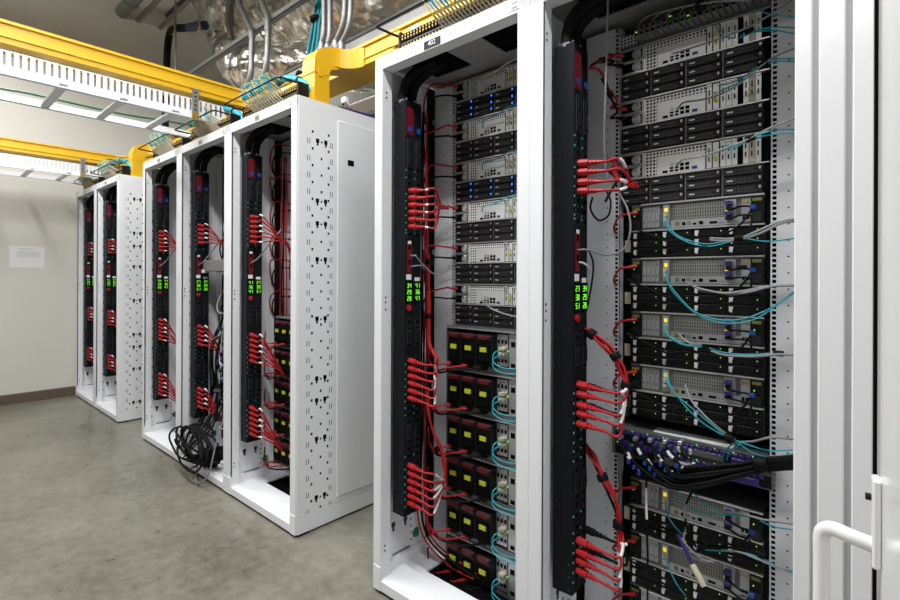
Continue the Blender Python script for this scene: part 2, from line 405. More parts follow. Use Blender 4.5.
OUTS = [1.737, 1.707, 1.677] + G1 + [1.468] + [1.11-.03*k for k in range(4)] + G2 + [.76, .73, .70, .62, .59, .56] + G3[0:] 
lights_me = lights_mesh([z-.014 for z in G1+G2+G3] + [1.7, 1.73, 1.475, .76, .73, .56])
panel_me = me_of(MB().box(0, .0015, .007, .042, 1.878, 1.990).box(.0015, .002, .026, .030, 1.90, 1.975, 1), 'warning_panel', ['red_panel', 'maroon'])
sticker_me = me_of(MB().disc((.0015, .026, 1.902), .012, 'x', .0012, 14), 'sticker', ['blue'])
strip_me = me_of(MB().box(0, .002, .012, .036, 1.312, 1.432, 0).box(.002, .003, .015, .033, 1.43, 1.442, 1).box(.002, .0026, .018, .03, 1.405, 1.425, 2).box(.002, .0026, .018, .03, 1.345, 1.365, 2), 'network_panel', ['red_panel', 'label', 'void'])
white_me = me_of(MB().box(0, .001, .008, .036, 1.283, 1.305, 0), 'rating_label', ['label'])
def display_mesh(ss):
    mb = MB().box(0, .002, .004, .044, 1.186, 1.278, 0)
    for r_, s_ in enumerate(ss):
        for c_, ch in enumerate(s_): seg_digit(mb, .012+c_*.0135, 1.250-r_*.0265, .0092, .018, ch, 1)
    return me_of(mb, 'display', ['void', 'led_digit'])
disp = [display_mesh(('27', '30', '51')), display_mesh(('34', '29', '28')), display_mesh(('41', '36', '47'))]
button_me = me_of(MB().disc((0, .022, 1.168), .0125, 'x', .006, 12), 'button', ['red'])
def power_strip(key, x, y, second, i):
    t = thing('power_strip', ('black red-panelled power strip in %s' if not second else 'rear black power strip in %s') % RP[key], 'power strip', (x, y, 0), 'vertical power strips in the racks')
    link('strip_body', pdu_body, t)
    if not second:
        p = link('warning_panel', panel_me, t); link('sticker', sticker_me, p); link('network_panel', strip_me, t); link('button', button_me, t)
    else: link('sticker', sticker_me, t)
    link('rating_label', white_me, t, (0, 0, -.012 if second else 0)); link('display', disp[i % 3], t); link('status_lights', lights_me, t)
    for z in (1.83, 1.775, 1.08-.03, .655): link('breaker', breaker_me, t, (0, 0, z))
    for z in OUTS: link('outlet', outlet_me, t, (0, 0, z))
    return t
PDX, PDY = .120, .060                                # outlet face from rack left side, front of strips behind rack front
i = 0
for (key, x, ph, lab) in RACKS:
    for s in (0, 1):
        power_strip(key, x+PDX, FY+PDY+s*D, s, i); i += 1
        # thick feed cable arching into the roof opening
        a = Vector((x+PDX-.035, FY+PDY+s*D+.022, Z1))
        e = Vector((x+.20+s*.03, FY+.15+s*.035, RH-.02))
        pts = spline([a, a+Vector((0, .0, .035)), a+Vector((.012, .008, .09)), (a+e)/2+Vector((-.008, .0, .055)), e], 6)
        f = thing('feed_cable', ('thick black %s feed cable in %s' % ('front' if not s else 'rear', RP[key])), 'cable', a, 'thick feed cables of the power strips')
        MB().tube([p-a for p in pts], .0205, 10).build('cable', 'black_cord', f)
        MB().disc((0, 0, 0), .0215, 'z', .012, 12).build('gland', 'conduit', f)
# ================================================================== servers
SW, U4 = .448, .1778
def proto(name): o = bpy.data.objects.new(name, None); COL.objects.link(o); return o
# ---- storage server: two supplies, grille and ports above, twelve drives below
def drive_mesh(w_, h_, glint):
    mb = MB().box(0, w_, 0, .02, 0, h_, 0, .0015).box(.002, w_-.016, -.0015, .0, .003, h_-.003, 1)
    mb.box(w_-.014, w_-.003, -.002, 0, .003, h_-.003, 2)
    return mb
carrier = {}
for c_, (a, b) in enumerate(((.003, .102), (.106, .213), (.218, .321), (.326, .433))):
    carrier[c_] = me_of(drive_mesh(b-a, .0262, 1), 'drive', ['black', 'drive_mesh', 'pdu_detail'])
latch_me = me_of(MB().box(0, .017, -.0035, -.0014, 0, .0045, 0, .001), 'latch', ['steel'])
rel_me = me_of(MB().box(0, .008, -.004, -.0014, 0, .007, 0, .001), 'release_button', ['maroon'])
led_me = {k: me_of(MB().box(0, .006, -.0035, -.0014, 0, .008), 'drive_light', [k]) for k in ('led_blue', 'zinc')}
psu_me = me_of(MB().box(0, .076, 0, .02, 0, .038, 0).box(.003, .073, -.002, 0, .003, .035, 1).box(.004, .034, -.003, -.002, .005, .033, 2)
               .box(.0, .076, -.004, 0, 0, .0025, 0).box(0, .076, -.004, 0, .0355, .038, 0).box(.074, .076, -.004, 0, 0, .038, 0), 'power_supply', ['steel', 'black', 'void'])
_pf = MB()
for k in range(5): _pf.tube([(.054 + .0145*math.cos(j*math.pi/8)*(k+1)/5, -.003, .019 + .0145*math.sin(j*math.pi/8)*(k+1)/5) for j in range(17)], .0011, 4)
_pf.box(.039, .069, -.0032, -.0024, .018, .020).box(.053, .055, -.0032, -.0024, .004, .034)
fan_me = me_of(_pf, 'fan_guard', ['steel'])
psuh_me = me_of(MB().tube(spline([(.068, -.004, .006), (.068, -.016, .008), (.068, -.016, .030), (.068, -.004, .032)], 4), .0022, 6), 'handle', ['steel'])
sgr_me = me_of(MB().box(.088, .276, 0, .004, .150, .168, 0).box(.088, .127, 0, .004, .091, .150, 0), 'grille', ['grille'])
iop = MB().box(.127, .275, -.001, .006, .091, .150, 0)
io_me = me_of(iop, 'port_plate', ['mirror'])
prt = MB()
for (x, z, a, b, m) in ((.145, .094, .016, .008, 0), (.168, .096, .011, .006, 0), (.168, .105, .011, .006, 0), (.184, .096, .011, .006, 0), (.184, .105, .011, .006, 0), (.200, .097, .012, .010, 0), (.216, .097, .012, .010, 0), (.200, .110, .012, .010, 0), (.216, .110, .012, .010, 0), (.236, .096, .016, .009, 1), (.170, .114, .010, .010, 2), (.185, .114, .009, .009, 2)):
    prt.box(x, x+a, -.002, .0, z, z+b, m)
ports_me = me_of(prt, 'ports', ['void', 'blue', 'zinc'])
slot_me = {k: me_of(MB().box(0, .0145, 0, .003, .092, .168, 0).box(.005, .0085, -.0008, 0, .112, .126, 1).box(.005, .0085, -.0008, 0, .136, .152, 1).box(.0, .0145, -.006, 0, .164, .169, 0), 'slot_cover', [k, 'void']) for k in ('bright', 'beige')}
sfp_me = me_of(MB().box(-.003, .0135, .0, .003, .092, .168, 2).box(.001, .009, -.010, .003, .112, .124, 0, .001).box(.002, .008, -.012, .0, .136, .141, 1), 'fibre_port', ['yellow_tag', 'yellow_tag', 'bright'])
sch_me = me_of(MB().box(0, SW, .004, .55, 0, U4-.0018, 0).box(0, SW, -.004, .004, .0862, .0895, 1).box(0, SW, -.004, .004, U4-.0045, U4-.0018, 1).box(0, .002, -.002, .004, .0, U4-.002, 1)
               .box(.081, .087, 0, .004, .091, .17, 1).box(.365, .378, .0035, .004, .09, .17, 2).box(.276, .44, .0034, .004, .09, .17, 2).box(.434, SW, 0, .004, 0, .17, 2), 'chassis', ['chassis', 'steel', 'void'])
def make_storage(blue):
    t = proto('storage_server'); link('chassis', sch_me, t)
    for z in (.0905, .1325): p = link('power_supply', psu_me, t, (.004, 0, z)); link('fan_guard', fan_me, p); link('handle', psuh_me, p)
    link('grille', sgr_me, t); p = link('port_plate', io_me, t); link('ports', ports_me, p)
    for x in (.279, .318, .334, .350): link('slot_cover', slot_me['bright'], t, (x, 0, 0))
    for (x, k) in ((.380, 'bright'), (.396, 'beige'), (.412, 'bright')): link('slot_cover', slot_me[k], t, (x, 0, 0))
    link('fibre_port', sfp_me, t, (.300, 0, 0))
    for c_, (a, b) in enumerate(((.003, .102), (.106, .213), (.218, .321), (.326, .433))):
        for r_ in range(3):
            d = link('drive', carrier[c_], t, (a, 0, .003+r_*.0277))
            link('latch', latch_me, d, (.010, 0, .011)); link('release_button', rel_me, d, (b-a-.026, 0, .014))
            link('drive_light', led_me['led_blue' if blue else 'zinc'], d, (b-a-.012, 0, .013))
    return t
# ---- dense server with lever-latched drives (nearest rack, lower part)
hch_me = me_of(MB().box(.040, .436, .004, .55, 0, U4-.002, 0).box(.040, .436, -.006, .006, .0855, .0895, 1).box(.075, .436, -.006, .006, U4-.006, U4-.002, 1)
               .box(.0, .040, .03, .06, 0, U4-.002, 3).box(.436, .448, .02, .06, 0, U4-.002, 2).box(.040, .043, -.002, .006, 0, .17, 2).box(.043, .436, .0035, .004, 0, .085, 2).box(.01, .03, .02, .03, .02, .06, 4), 'chassis', ['chassis', 'steel', 'black', 'void', 'beige'])
hdr = MB().box(0, .1, 0, .02, 0, .0255, 0, .002).box(.03, .094, -.0012, 0, .003, .0225, 1)
hdr_me = me_of(hdr, 'drive', ['black', 'black'])
hlatch_me = me_of(MB().prism([(.006, .006), (.014, .003), (.018, .021), (.006, .021)], -.006, -.0005, 'y'), 'latch', ['bright'])
hled_me = me_of(MB().disc((.085, -.0008, .016), .0017, 'y', -.0012, 6), 'drive_light', ['led_green'])
hpsu_me = me_of(MB().box(0, .034, -.004, .03, .092, .168, 0, .002).box(.004, .028, -.007, -.004, .096, .122, 1).box(.004, .028, -.006, -.004, .155, .164, 2).disc((.010, -.0042, .138), .0022, 'y', -.0012, 6, 3), 'power_supply', ['black', 'pdu_detail', 'olive', 'led_green'])
hslot_me = me_of(MB().box(0, .0128, 0, .004, .098, .166, 0, .001).box(.003, .0095, -.0008, 0, .148, .16, 1).box(.003, .0095, -.0008, 0, .112, .12, 1), 'slot_cover', ['zinc', 'strut'])
hgr_me = me_of(MB().box(.180, .331, 0, .004, .117, .167), 'grille', ['fine_grille'])
hio = MB().box(.172, .376, -.001, .004, .092, .116, 0)
for (x, a, b, m) in ((.186, .013, .012, 3), (.207, .010, .010, 1), (.222, .012, .012, 2), (.240, .010, .006, 1), (.258, .012, .010, 1), (.288, .022, .007, 1), (.317, .003, .003, 1), (.325, .003, .003, 1)): hio.box(x, x+a, -.002, -.001, .098, .098+b, m)
hio_me = me_of(hio, 'port_plate', ['zinc', 'void', 'strut', 'olive'])
hsfp_me = me_of(MB().box(0, .020, -.003, .004, .098, .167, 0).box(.004, .015, -.016, .0, .112, .123, 1, .001).box(.004, .015, -.016, .0, .128, .139, 1, .001).box(.0045, .0145, -.0042, 0, .145, .157, 2), 'fibre_module', ['zinc', 'beige', 'led_yellow'])
hnet_me = me_of(MB().box(0, .03, -.002, .004, .098, .167, 0).box(.004, .022, -.020, 0, .105, .115, 1, .001).box(.004, .022, -.024, 0, .118, .130, 2, .001).box(.006, .02, -.021, 0, .134, .146, 1, .001).box(.004, .022, -.024, 0, .149, .160, 2, .001).box(.001, .007, -.004, 0, .131, .134, 3), 'network_module', ['zinc', 'black', 'purple', 'led_yellow'])
hend_me = me_of(MB().box(0, .024, 0, .004, .098, .166, 0).box(.003, .010, -.001, 0, .104, .114, 1).box(.013, .021, -.001, 0, .104, .114, 1).box(.003, .010, -.002, 0, .152, .160, 2).box(.013, .021, -.002, 0, .152, .160, 2), 'slot_module', ['zinc', 'void', 'brass'])
def make_dense():
    t = proto('dense_server'); link('chassis', hch_me, t)
    link('power_supply', hpsu_me, t, (.043, 0, 0)); link('power_supply', hpsu_me, t, (.402, 0, 0))
    for k in range(4): link('slot_cover', hslot_me, t, (.079+.0142*k, 0, 0))
    link('fibre_module', hsfp_me, t, (.148, 0, 0)); link('grille', hgr_me, t); link('port_plate', hio_me, t)
    link('network_module', hnet_me, t, (.332, 0, 0)); link('slot_module', hend_me, t, (.376, 0, 0))
    for c_, x in enumerate((.045, .143, .241, .339)):
        for r_ in range(3):
            d = link('drive', hdr_me, t, (x, 0, .004+r_*.0272)); d.scale = (.94, 1, 1); link('latch', hlatch_me, d); link('drive_light', hled_me, d)
    return t
# ---- module chassis: three black pull-out modules with yellow labels and maroon grips
pch_me = me_of(MB().box(0, SW, -.055, .55, 0, .02, 0).box(0, SW, -.055, .55, U4-.012, U4-.003, 0).box(0, .006, -.055, .55, .02, U4-.012, 0).box(SW-.006, SW, -.055, .55, .02, U4-.012, 0)
               .box(.006, SW-.006, .02, .05, .02, U4-.012, 1).box(.008, .024, -.05, .0, .04, .15, 2).box(0, SW, -.062, -.055, U4-.013, U4-.009, 3), 'chassis', ['chassis', 'void', 'green', 'zinc'])
mod_me = me_of(MB().box(0, .076, -.085, .05, .026, .150, 0, .004).box(.006, .070, -.090, -.085, .034, .115, 1, .003).box(.012, .064, -.093, -.090, .045, .056, 1), 'module', ['black', 'void'])
grip_me = me_of(MB().prism([(-.082, .130), (-.092, .132), (-.095, .144), (-.082, .151)], .006, .070, 'x').box(.018, .058, -.0962, -.092, .135, .141, 1), 'grip', ['maroon', 'red_panel'])
ylab_me = me_of(MB().box(.022, .054, -.0945, -.0895, .084, .102, 0), 'yellow_label', ['yellow_tag'])
inlet_me = me_of(MB().box(0, .032, -.070, 0, .006, .030, 0, .002), 'inlet', ['black'])
pslot_me = me_of(MB().box(0, .016, -.05, .0, .03, .155, 0).box(.003, .013, -.0515, -.05, .045, .058, 1).box(.003, .013, -.0515, -.05, .12, .135, 1), 'slot_cover', ['zinc', 'void'])
pport_me = me_of(MB().box(0, .026, -.075, 0, .095, .107, 0, .001).box(0, .026, -.075, 0, .075, .087, 0, .001).box(.027, .029, -.052, 0, .088, .093, 1), 'fibre_module', ['beige', 'led_green'])
pend_me = me_of(MB().box(0, .09, -.05, .0, .022, .16, 0).box(.01, .03, -.0515, -.05, .03, .045, 1).box(.04, .06, -.0515, -.05, .03, .045, 1).box(.01, .03, -.0515, -.05, .11, .13, 1), 'port_plate', ['zinc', 'void'])
def make_module_chassis():
    t = proto('module_server'); link('chassis', pch_me, t)
    for x in (.036, .117, .198): p = link('module', mod_me, t, (x, 0, 0)); link('grip', grip_me, p); link('yellow_label', ylab_me, p)
    for x in (.04, .12, .20): link('inlet', inlet_me, t, (x, 0, 0))
    for x in (.276, .294, .312): link('slot_cover', pslot_me, t, (x, 0, 0))
    link('fibre_module', pport_me, t, (.300, 0, 0)); link('port_plate', pend_me, t, (.335, 0, 0))
    return t
P0 = {'S': make_storage(False), 'SB': make_storage(True), 'H': make_dense(), 'P': make_module_chassis()}
def put(kind, key, z, label, cat, group):
    t = copy_tree(P0[kind]); t.location = (RX[key]+.151, FY+SY, z); t.scale = (.974, 1, 1); tag(t, label, cat, group); return t
TOPS = [2.156-U4*k for k in range(12)]
for k in range(6):
    put('SB' if k in (0, 2) else 'S', 'N1', TOPS[k]-U4, '%s storage server from the top in %s%s' % (ORD[k], RP['N1'], ', blue drive lights lit' if k in (0, 2) else ''), 'server', 'storage servers in the second nearest rack')
    put('P', 'N1', TOPS[6+k]-U4, '%s chassis from the top with three yellow-labelled black modules in %s' % (ORD[k], RP['N1']), 'server', 'module chassis in the second nearest rack')
for k in range(3):
    put('S', 'N2', 2.072-U4*(k+1), '%s storage server from the top in %s' % (ORD[k], RP['N2']), 'server', 'storage servers in the nearest rack')
for k, zt in enumerate((1.540, 1.362, 1.184, 1.008, .622, .444, .266)):
    put('H', 'N2', zt-U4, '%s black dense server from the top with silver drive latches in %s' % (ORD[k], RP['N2']), 'server', 'dense servers in the nearest rack')
for k in range(6):
    put('S', 'B3', TOPS[k]-.03-U4, '%s storage server from the top in %s' % (ORD[k], RP['B3']), 'server', 'storage servers in the right middle rack')
    if k: pb = put('P', 'B3', TOPS[5+k]-.03-U4, '%s chassis from the top with black modules in %s' % (ORD[k-1], RP['B3']), 'server', 'module chassis in the right middle rack'); pb.location.y -= .05
for key, n in (('B1', 11), ('B2', 7), ('A1', 11), ('A2', 11)):
    for k in range(n):
        put('S', key, TOPS[k]-.03-U4, '%s storage server from the top in %s' % (ORD[k], RP[key]), 'server', 'storage servers in ' + RP[key])
for o in list(P0.values()):
    for c in list(o.children_recursive): bpy.data.objects.remove(c)
    bpy.data.objects.remove(o)
# ---- the thin units of the nearest rack
nx, ny = RX['N2']+.151, FY+SY
t = thing('patch_panel', 'thin patch panel with lit green ports at the top of the nearest rack', 'patch panel', (nx, ny, 2.076))
MB().box(0, SW, .0, .18, 0, .043, 0).box(0, .055, -.002, 0, .004, .04, 1).build('body', ['chassis', 'grille'], t)
pj = me_of(MB().box(0, .0145, -.05, 0, 0, .013, 0, .001).box(.002, .012, -.0505, -.05, .002, .010, 1), 'port', ['strut', 'void'])
for k in range(21):
    for r_ in (0, 1):
        p = link('port', pj, t, (.066+k*.0176, 0, .006+r_*.0165))
        if (k*7+r_*3) % 9 == 0: MB().box(.004, .010, -.052, -.0505, .0105, .0135).build('port_light', 'led_green', p)
for i, z in enumerate((.7455, .700)):
    t = thing('network_switch', '%s of two grey network switches with purple ports in the nearest rack' % ('upper', 'lower')[i], 'network switch', (nx, ny-.03, z), 'network switches in the nearest rack')
    MB().box(-.012, SW+.004, 0, .5, 0, .043, 0).box(0, SW, -.002, 0, .004, .039, 1).build('body', ['chassis', 'black'], t)
    MB().box(.130, .330, -.006, 0, .006, .026, 0, .002).build('bezel', 'chassis', t)
    pl = MB().box(.20, .242, -.008, -.006, .008, .025).build('name_label', 'label', t)
    text('name_label_lettering', 'Neutron', .0105, 'ink', pl, (.221, -.0082, .0165), (HP, 0, 0))
    pm = me_of(MB().box(0, .0135, -.008, 0, .028, .038, 0, .001), 'port', ['purple'])
    for k in range(26): link('port', pm, t, (.006+k*.0165, 0, 0))
    for k in range(0, 26, 3): MB().box(.006+k*.0165, .009+k*.0165, -.003, -.001, .0385, .041).build('port_light', 'led_green', t)
    MB().box(.35, .42, -.012, 0, .004, .026, 0, .002).build('end_module', 'purple', t)
sh = MB().add([(0, 0, 0), (.24, .03, 0), (.235, .085, .0), (-.005, .055, 0)], [(0, 1, 2, 3)])
o = MB().prism([(.115, .01), (.345, .0), (.35, .062), (.11, .066)], .0, .0012, 'z').build('paper_sheet', 'label', None, (nx, ny-.01, .7890))
tag(o, 'loose white sheet of paper lying on the upper network switch', 'paper')
# grey drawer unit hanging across the middle rack
t = thing('console_tray', 'grey metal console tray in the centre middle rack', 'tray', (RX['B2']+.15, FY+.10, 1.33))
MB().box(0, .46, 0, .38, 0, .075, 0, .003).build('body', 'conduit', t)
MB().box(-.015, .03, -.004, .02, -.012, .012, 0, .002).build('bracket', 'rail_grey', t)
MB().box(.33, .37, -.001, 0, .03, .06).build('label_sticker', 'label', t)
MB().tube([(.20, .03, -.012), (.40, .03, -.012)], .009, 8).build('handle', 'rail_grey', t)
# ================================================================== cords
def jit(a): return Vector((random.uniform(-a, a), random.uniform(-a, a), random.uniform(-a, a)))
PLUG_T = [0, .002, .033, .036, .0365, .041, .0415, .047, .0475, .052, .0525, .058, .0585, .084]
PLUG_R = [.0105, .0120, .0120, .0108, .0070, .0070, .0092, .0092, .0064, .0064, .0082, .0080, .0060, .0045]
def plug(parent, p, d, m, s=1.0, name='plug'):
    d = d.normalized(); mb = MB().tube([p + d*(k*s) for k in PLUG_T], 0, 8, rr=[r*s for r in PLUG_R]); mb.sm = [False]*len(mb.sm); return mb.build(name, m, parent)
def cord(label, group, pts, m, r=.0042, start=None, end=None, tags=(), n=6, cat='cable', name='power_cable', tagm='white_cord', ps=1.0, samp=6):
    """cord through pts; start / end: direction a moulded plug points along, away from its socket"""
    pts = [Vector(p) for p in pts]; o = pts[0].copy(); L = [p-o for p in pts]
    if start is None and end is None and not tags:
        return tag(MB().tube(spline(L, samp), r, n).build(name, m, None, o), label, cat, group)
    t = thing(name, label, cat, o, group); pm = 'red' if m == 'red_cord' else m
    if start is not None:
        s = start.normalized(); plug(t, L[0].copy(), s, pm, ps); L = [L[0]+s*.07*ps, L[0]+s*.092*ps] + L[1:]
    if end is not None:
        e = end.normalized(); plug(t, L[-1].copy(), e, pm, ps); L = L[:-1] + [L[-1]+e*.092*ps, L[-1]+e*.07*ps]
    S = spline(L, samp); MB().tube(S, r, n).build('cord', m, t)
    for (a, b) in tags:
        seg = S[int(a*(len(S)-1)):max(int(b*(len(S)-1)), int(a*(len(S)-1))+1)+1]
        if len(seg) > 1: MB().tube(seg, r*1.2, n).build('tag_sleeve', tagm, t)
    return t
def tie(label, p, d, r, L=.022, m='black_cord'):
    d = Vector(d).normalized(); t = MB().tube([-d*L/2, -d*L*.4, d*L*.4, d*L/2], r, 8, rr=[r*.9, r, r, r*.9]).box(-.004, .004, -r-.004, -r+.003, -.003, .003).build('cable_tie', m, None, p)
    return tag(t, label, 'cable tie', 'black cable ties')
X1 = Vector((1, 0, -.08))
def fan(key, zs, row, route, second=False, m='red_cord', jr=.008, tags=True, lead=None):
    x = RX[key]; y = FY+PDY+D*.5+(D if second else 0)
    for k, z in enumerate(zs):
        a = Vector((x+PDX+.003, y, z)); R = [Vector(p)+jit(jr) for p in route]
        mid = Vector((x+PDX+.135, y+.012+random.uniform(-.004, .004), z-.008)) if lead is None else Vector((x+PDX+lead, y+.012, z-.006))
        cord('%s %s power cable down the %s plug row of %s' % (ORD[k], 'red' if m == 'red_cord' else 'black', row, RP[key]),
             '%s plug row of %s' % (row, RP[key]), [a, mid] + R, m, start=X1, tags=[(.27, .34)] if tags and k % 3 != 1 else ())
# nearest rack
g = lambda px, py, y: AY(px, py, y)
fan('N2', [1.647, 1.619, 1.588, 1.561], 'upper', [g(632, 184, 1.50), g(637, 183, 1.53), g(628, 180, 1.57), g(616, 175, 1.60), g(612, 165, 1.60)], jr=.006)
fan('N2', [.964, .936, .902, .875, .844], 'middle', [g(628, 386, 1.47), g(622, 366, 1.47), g(615, 352, 1.46), g(602, 339, 1.45), g(590, 331, 1.46), g(580, 326, 1.49)], jr=.008)
fan('N2', [.483, .449, .422, .391], 'lower', [g(622, 536, 1.47), g(621, 520, 1.47), g(616, 500, 1.46), g(606, 478, 1.45), g(594, 456, 1.45), g(586, 444, 1.49)], jr=.007)
fan('N2', [.952, .890], 'rear middle', [g(627, 380, 1.50), g(620, 362, 1.49), g(600, 340, 1.48), g(586, 328, 1.50)], True, 'black_cord', .005)
fan('N2', [.50, .44], 'rear lower', [g(620, 530, 1.50), g(618, 512, 1.49), g(600, 470, 1.48), g(586, 446, 1.50)], True, 'black_cord', .005)
for i, (px, py, y, d) in enumerate(((627, 384, 1.47, (.2, 0, 1)), (616, 355, 1.465, (-.6, 0, .8)), (592, 333, 1.45, (-1, 0, .6)), (620, 523, 1.47, (0, 0, 1)), (604, 476, 1.455, (-.5, 0, 1)))):
    tie('black cable tie, %s on the red bundles of %s' % (ORD[i], RP['N2']), g(px, py, y), d, .017)
# second nearest rack
fan('N1', G1, 'upper', [g(441, 207, 1.53), g(446, 208, 1.60)], jr=.006)
fan('N1', G2, 'middle', [g(436, 372, 1.50), g(438, 360, 1.50), g(434, 352, 1.51), g(430, 340, 1.53), g(429, 300, 1.54), g(428, 255, 1.55)], jr=.006)
fan('N1', G3, 'lower', [g(446, 480, 1.50), g(446, 462, 1.50), g(441, 447, 1.50), g(433, 428, 1.51), g(429, 410, 1.54), g(428, 390, 1.56)], jr=.006)
for i, (px, py, y, d) in enumerate(((440, 449, 1.50, (-.3, 0, 1)), (429, 316, 1.54, (0, 0, 1)), (429, 262, 1.55, (0, 0, 1)))):
    tie('black cable tie, %s on the red bundles of %s' % (ORD[i], RP['N1']), g(px, py, y), d, .017)
# the racks further along
for key in ('A1', 'A2', 'B1', 'B2', 'B3'):
    x = RX[key]
    for row, zs, up in (('upper', G1, -.03), ('middle', G2, -.10), ('lower', G3, -.12)):
        zc = zs[-1]+.03; zz_ = zs if key in ('B3', 'B1') else zs[:5]
        fan(key, zz_, row, [Vector((x+.285, FY+.20, zc+up)), Vector((x+.275, FY+.25, zc+up-.06)), Vector((x+.22, FY+.285, zc+up-.14)), Vector((x+.20, FY+.30, zc+up-.22))], jr=.009, lead=.12)
# vertical trunks of red and black cords beside the rails
for key in ('B3', 'N1', 'B2'):
    x = RX[key]
    for k in range(5):
        m = 'red_cord' if k % 2 == 0 else 'black_cord'
        xx = x+.172+.011*k-(.135 if key == 'N1' else 0); yy = FY+.245+.012*(k % 3) - (.03 if key == 'N1' else 0)
        P = [Vector((xx, yy, zz_))+jit(.006) for zz_ in (2.02, 1.8, 1.5, 1.2, .9, .6, .35)] + ([Vector((xx+.03, yy+.01, .16)), Vector((xx+.16+.02*k, yy+.03, .075+.004*k)), Vector((xx+.30, yy+.03, .07+.004*k))] if key == 'N1' else [])
        cord('%s upright %s cable beside the rail in %s' % (ORD[k], 'red' if k % 2 == 0 else 'black', RP[key]), 'upright cord trunks', P, m)
# red and black cords into the storage servers
yS = FY+SY
for key, zb in (('N1', 0), ('B3', -.03)):
    x = RX[key]+.151
    for k in range(6):
        z = TOPS[k]+zb
        a = Vector((x+.018, yS-.006, z-.024)); b = Vector((x+.018, yS-.006, z-.066))
        up = .05 if k in (1, 4) else -.0
        cord('red power cord plugged into the %s storage server of %s' % (ORD[k], RP[key]), 'red server power cords', [a, a+Vector((-.10, -.07, .012-.03*(k % 2))), a+Vector((-.125, -.085, -.07+up)), a+Vector((-.14, -.06, -.15))], 'red_cord', start=Vector((-.45, -.8, .1)), ps=.55)
        cord('black power cord plugged into the %s storage server of %s' % (ORD[k], RP[key]), 'black server power cords', [b, b+Vector((-.09, -.06, .0)), b+Vector((-.12, -.07, -.05)), b+Vector((-.14, -.05, -.12))], 'black_cord', start=Vector((-.45, -.8, .0)), ps=.55)
        if key == 'N1' or k < 5:
            zp = TOPS[6+k]-U4+zb; yq = yS - (0 if key == 'N1' else .05)
            for q, (dx, m, w_) in enumerate(((.045, 'red_cord', 'left'), (.135, 'red_cord', 'middle'), (.213, 'black_cord', 'right'))):
                c0 = Vector((x+dx, yq-.072, zp+.018))
                cord('%s power cable at %s socket of the %s module chassis in %s' % ('red' if m == 'red_cord' else 'black', w_, ORD[k], RP[key]), 'module chassis power cords',
                     [c0, c0+Vector((-.06-.03*q, -.055, -.02)), Vector((x-.01, yq-.10, zp-.010-.008*q)), Vector((x-.055, yq-.10, zp+.01)), Vector((x-.085, yq-.08, zp+.075))], m, start=Vector((-.55, -.6, -.1)), ps=.62)
# nearest rack: three storage servers and the dense servers
rc = [((622, 55), [(612, 55), (601, 59), (589, 65)]), ((625, 108), [(616, 99), (609, 92), (603, 77), (596, 68), (588, 67)]), ((623, 159), [(615, 163), (613, 172), (622, 181), (634, 184)])]
bc = [((622, 65), [(612, 60), (600, 59), (590, 64)]), ((625, 118), [(616, 110), (611, 100), (607, 90), (600, 77)]), ((623, 171), [(616, 178), (610, 190), (605, 200)])]
for k in range(3):
    for lst, m, w_ in ((rc, 'red_cord', 'red'), (bc, 'black_cord', 'black')):
        (a, P) = lst[k]; n_ = len(P)
        cord('%s power cord plugged into the %s storage server of %s' % (w_, ORD[k], RP['N2']), 'server power cords of the nearest rack',
             [g(a[0], a[1], yS-.004)] + [g(px, py, yS-.03-.17*(j+1)/n_) for j, (px, py) in enumerate(P)], m, start=Vector((-.6, -.7, .05)), ps=.6)
tie('black cable tie on the topmost red cord of the nearest rack', g(601, 59, 1.52), (-1, 0, .1), .010)
tie('black cable tie on the second red server cord of the nearest rack', g(609, 93, 1.57), (-.4, 0, 1), .010)
for k, zt in enumerate((1.540, 1.362, 1.184, 1.008, .622, .444, .266)):
    a = Vector((nx+.062, yS-.008, zt-.028)); b = Vector((nx+.058, yS-.008, zt-.07))
    cord('red power cord plugged into the %s dense server of %s' % (ORD[k], RP['N2']), 'dense server power cords', [a, a+Vector((-.055, -.03, -.02)), a+Vector((-.075, -.01, -.05)), a+Vector((-.085, .05, -.08))], 'red_cord', start=Vector((-.8, -.5, -.15)), ps=.55)
    cord('black power cord plugged into the %s dense server of %s' % (ORD[k], RP['N2']), 'dense server power cords', [b, b+Vector((.02, -.03, -.02)), b+Vector((.05, -.025, -.035)), b+Vector((.11, -.012, -.06)), b+Vector((.15, -.008, -.05))], 'black_cord', start=Vector((-.2, -.9, -.1)), ps=.5, r=.0034)
# grey management leads at the strips
cord('thin white lead hanging down past the top of the nearest rack', 'thin leads', [g(606, -12, 1.46), g(605, 40, 1.46), g(604, 90, 1.46), g(603, 140, 1.48), g(606, 180, 1.50)], 'grey_cord', r=.003)
cord('grey network lead looping from the front power strip of the nearest rack', 'thin leads', [g(574, 249, 1.41), g(590, 249, 1.44), g(608, 254, 1.50), g(624, 247, 1.54), g(630, 228, 1.54), g(627, 208, 1.54), g(619, 193, 1.56)], 'grey_cord', start=Vector((1, 0, 0)), ps=.35, r=.0033)
cord('black looped lead beside the rear power strip of the nearest rack', 'thin leads', [g(592, 196, 1.50), g(590, 208, 1.50), g(598, 219, 1.51), g(608, 214, 1.52), g(610, 200, 1.53), g(606, 190, 1.55)], 'black_cord', r=.0033)
cord('short white lead in the strip of the nearest rack', 'thin leads', [g(574, 261, 1.41), g(583, 262, 1.43), g(589, 267, 1.46), g(588, 272, 1.49)], 'white_cord', r=.0032)
cord('black lead hanging behind the strips of the nearest rack', 'thin leads', [g(588, 248, 1.49), g(593, 262, 1.49), g(592, 280, 1.49), g(588, 305, 1.49)], 'black_cord', r=.003)
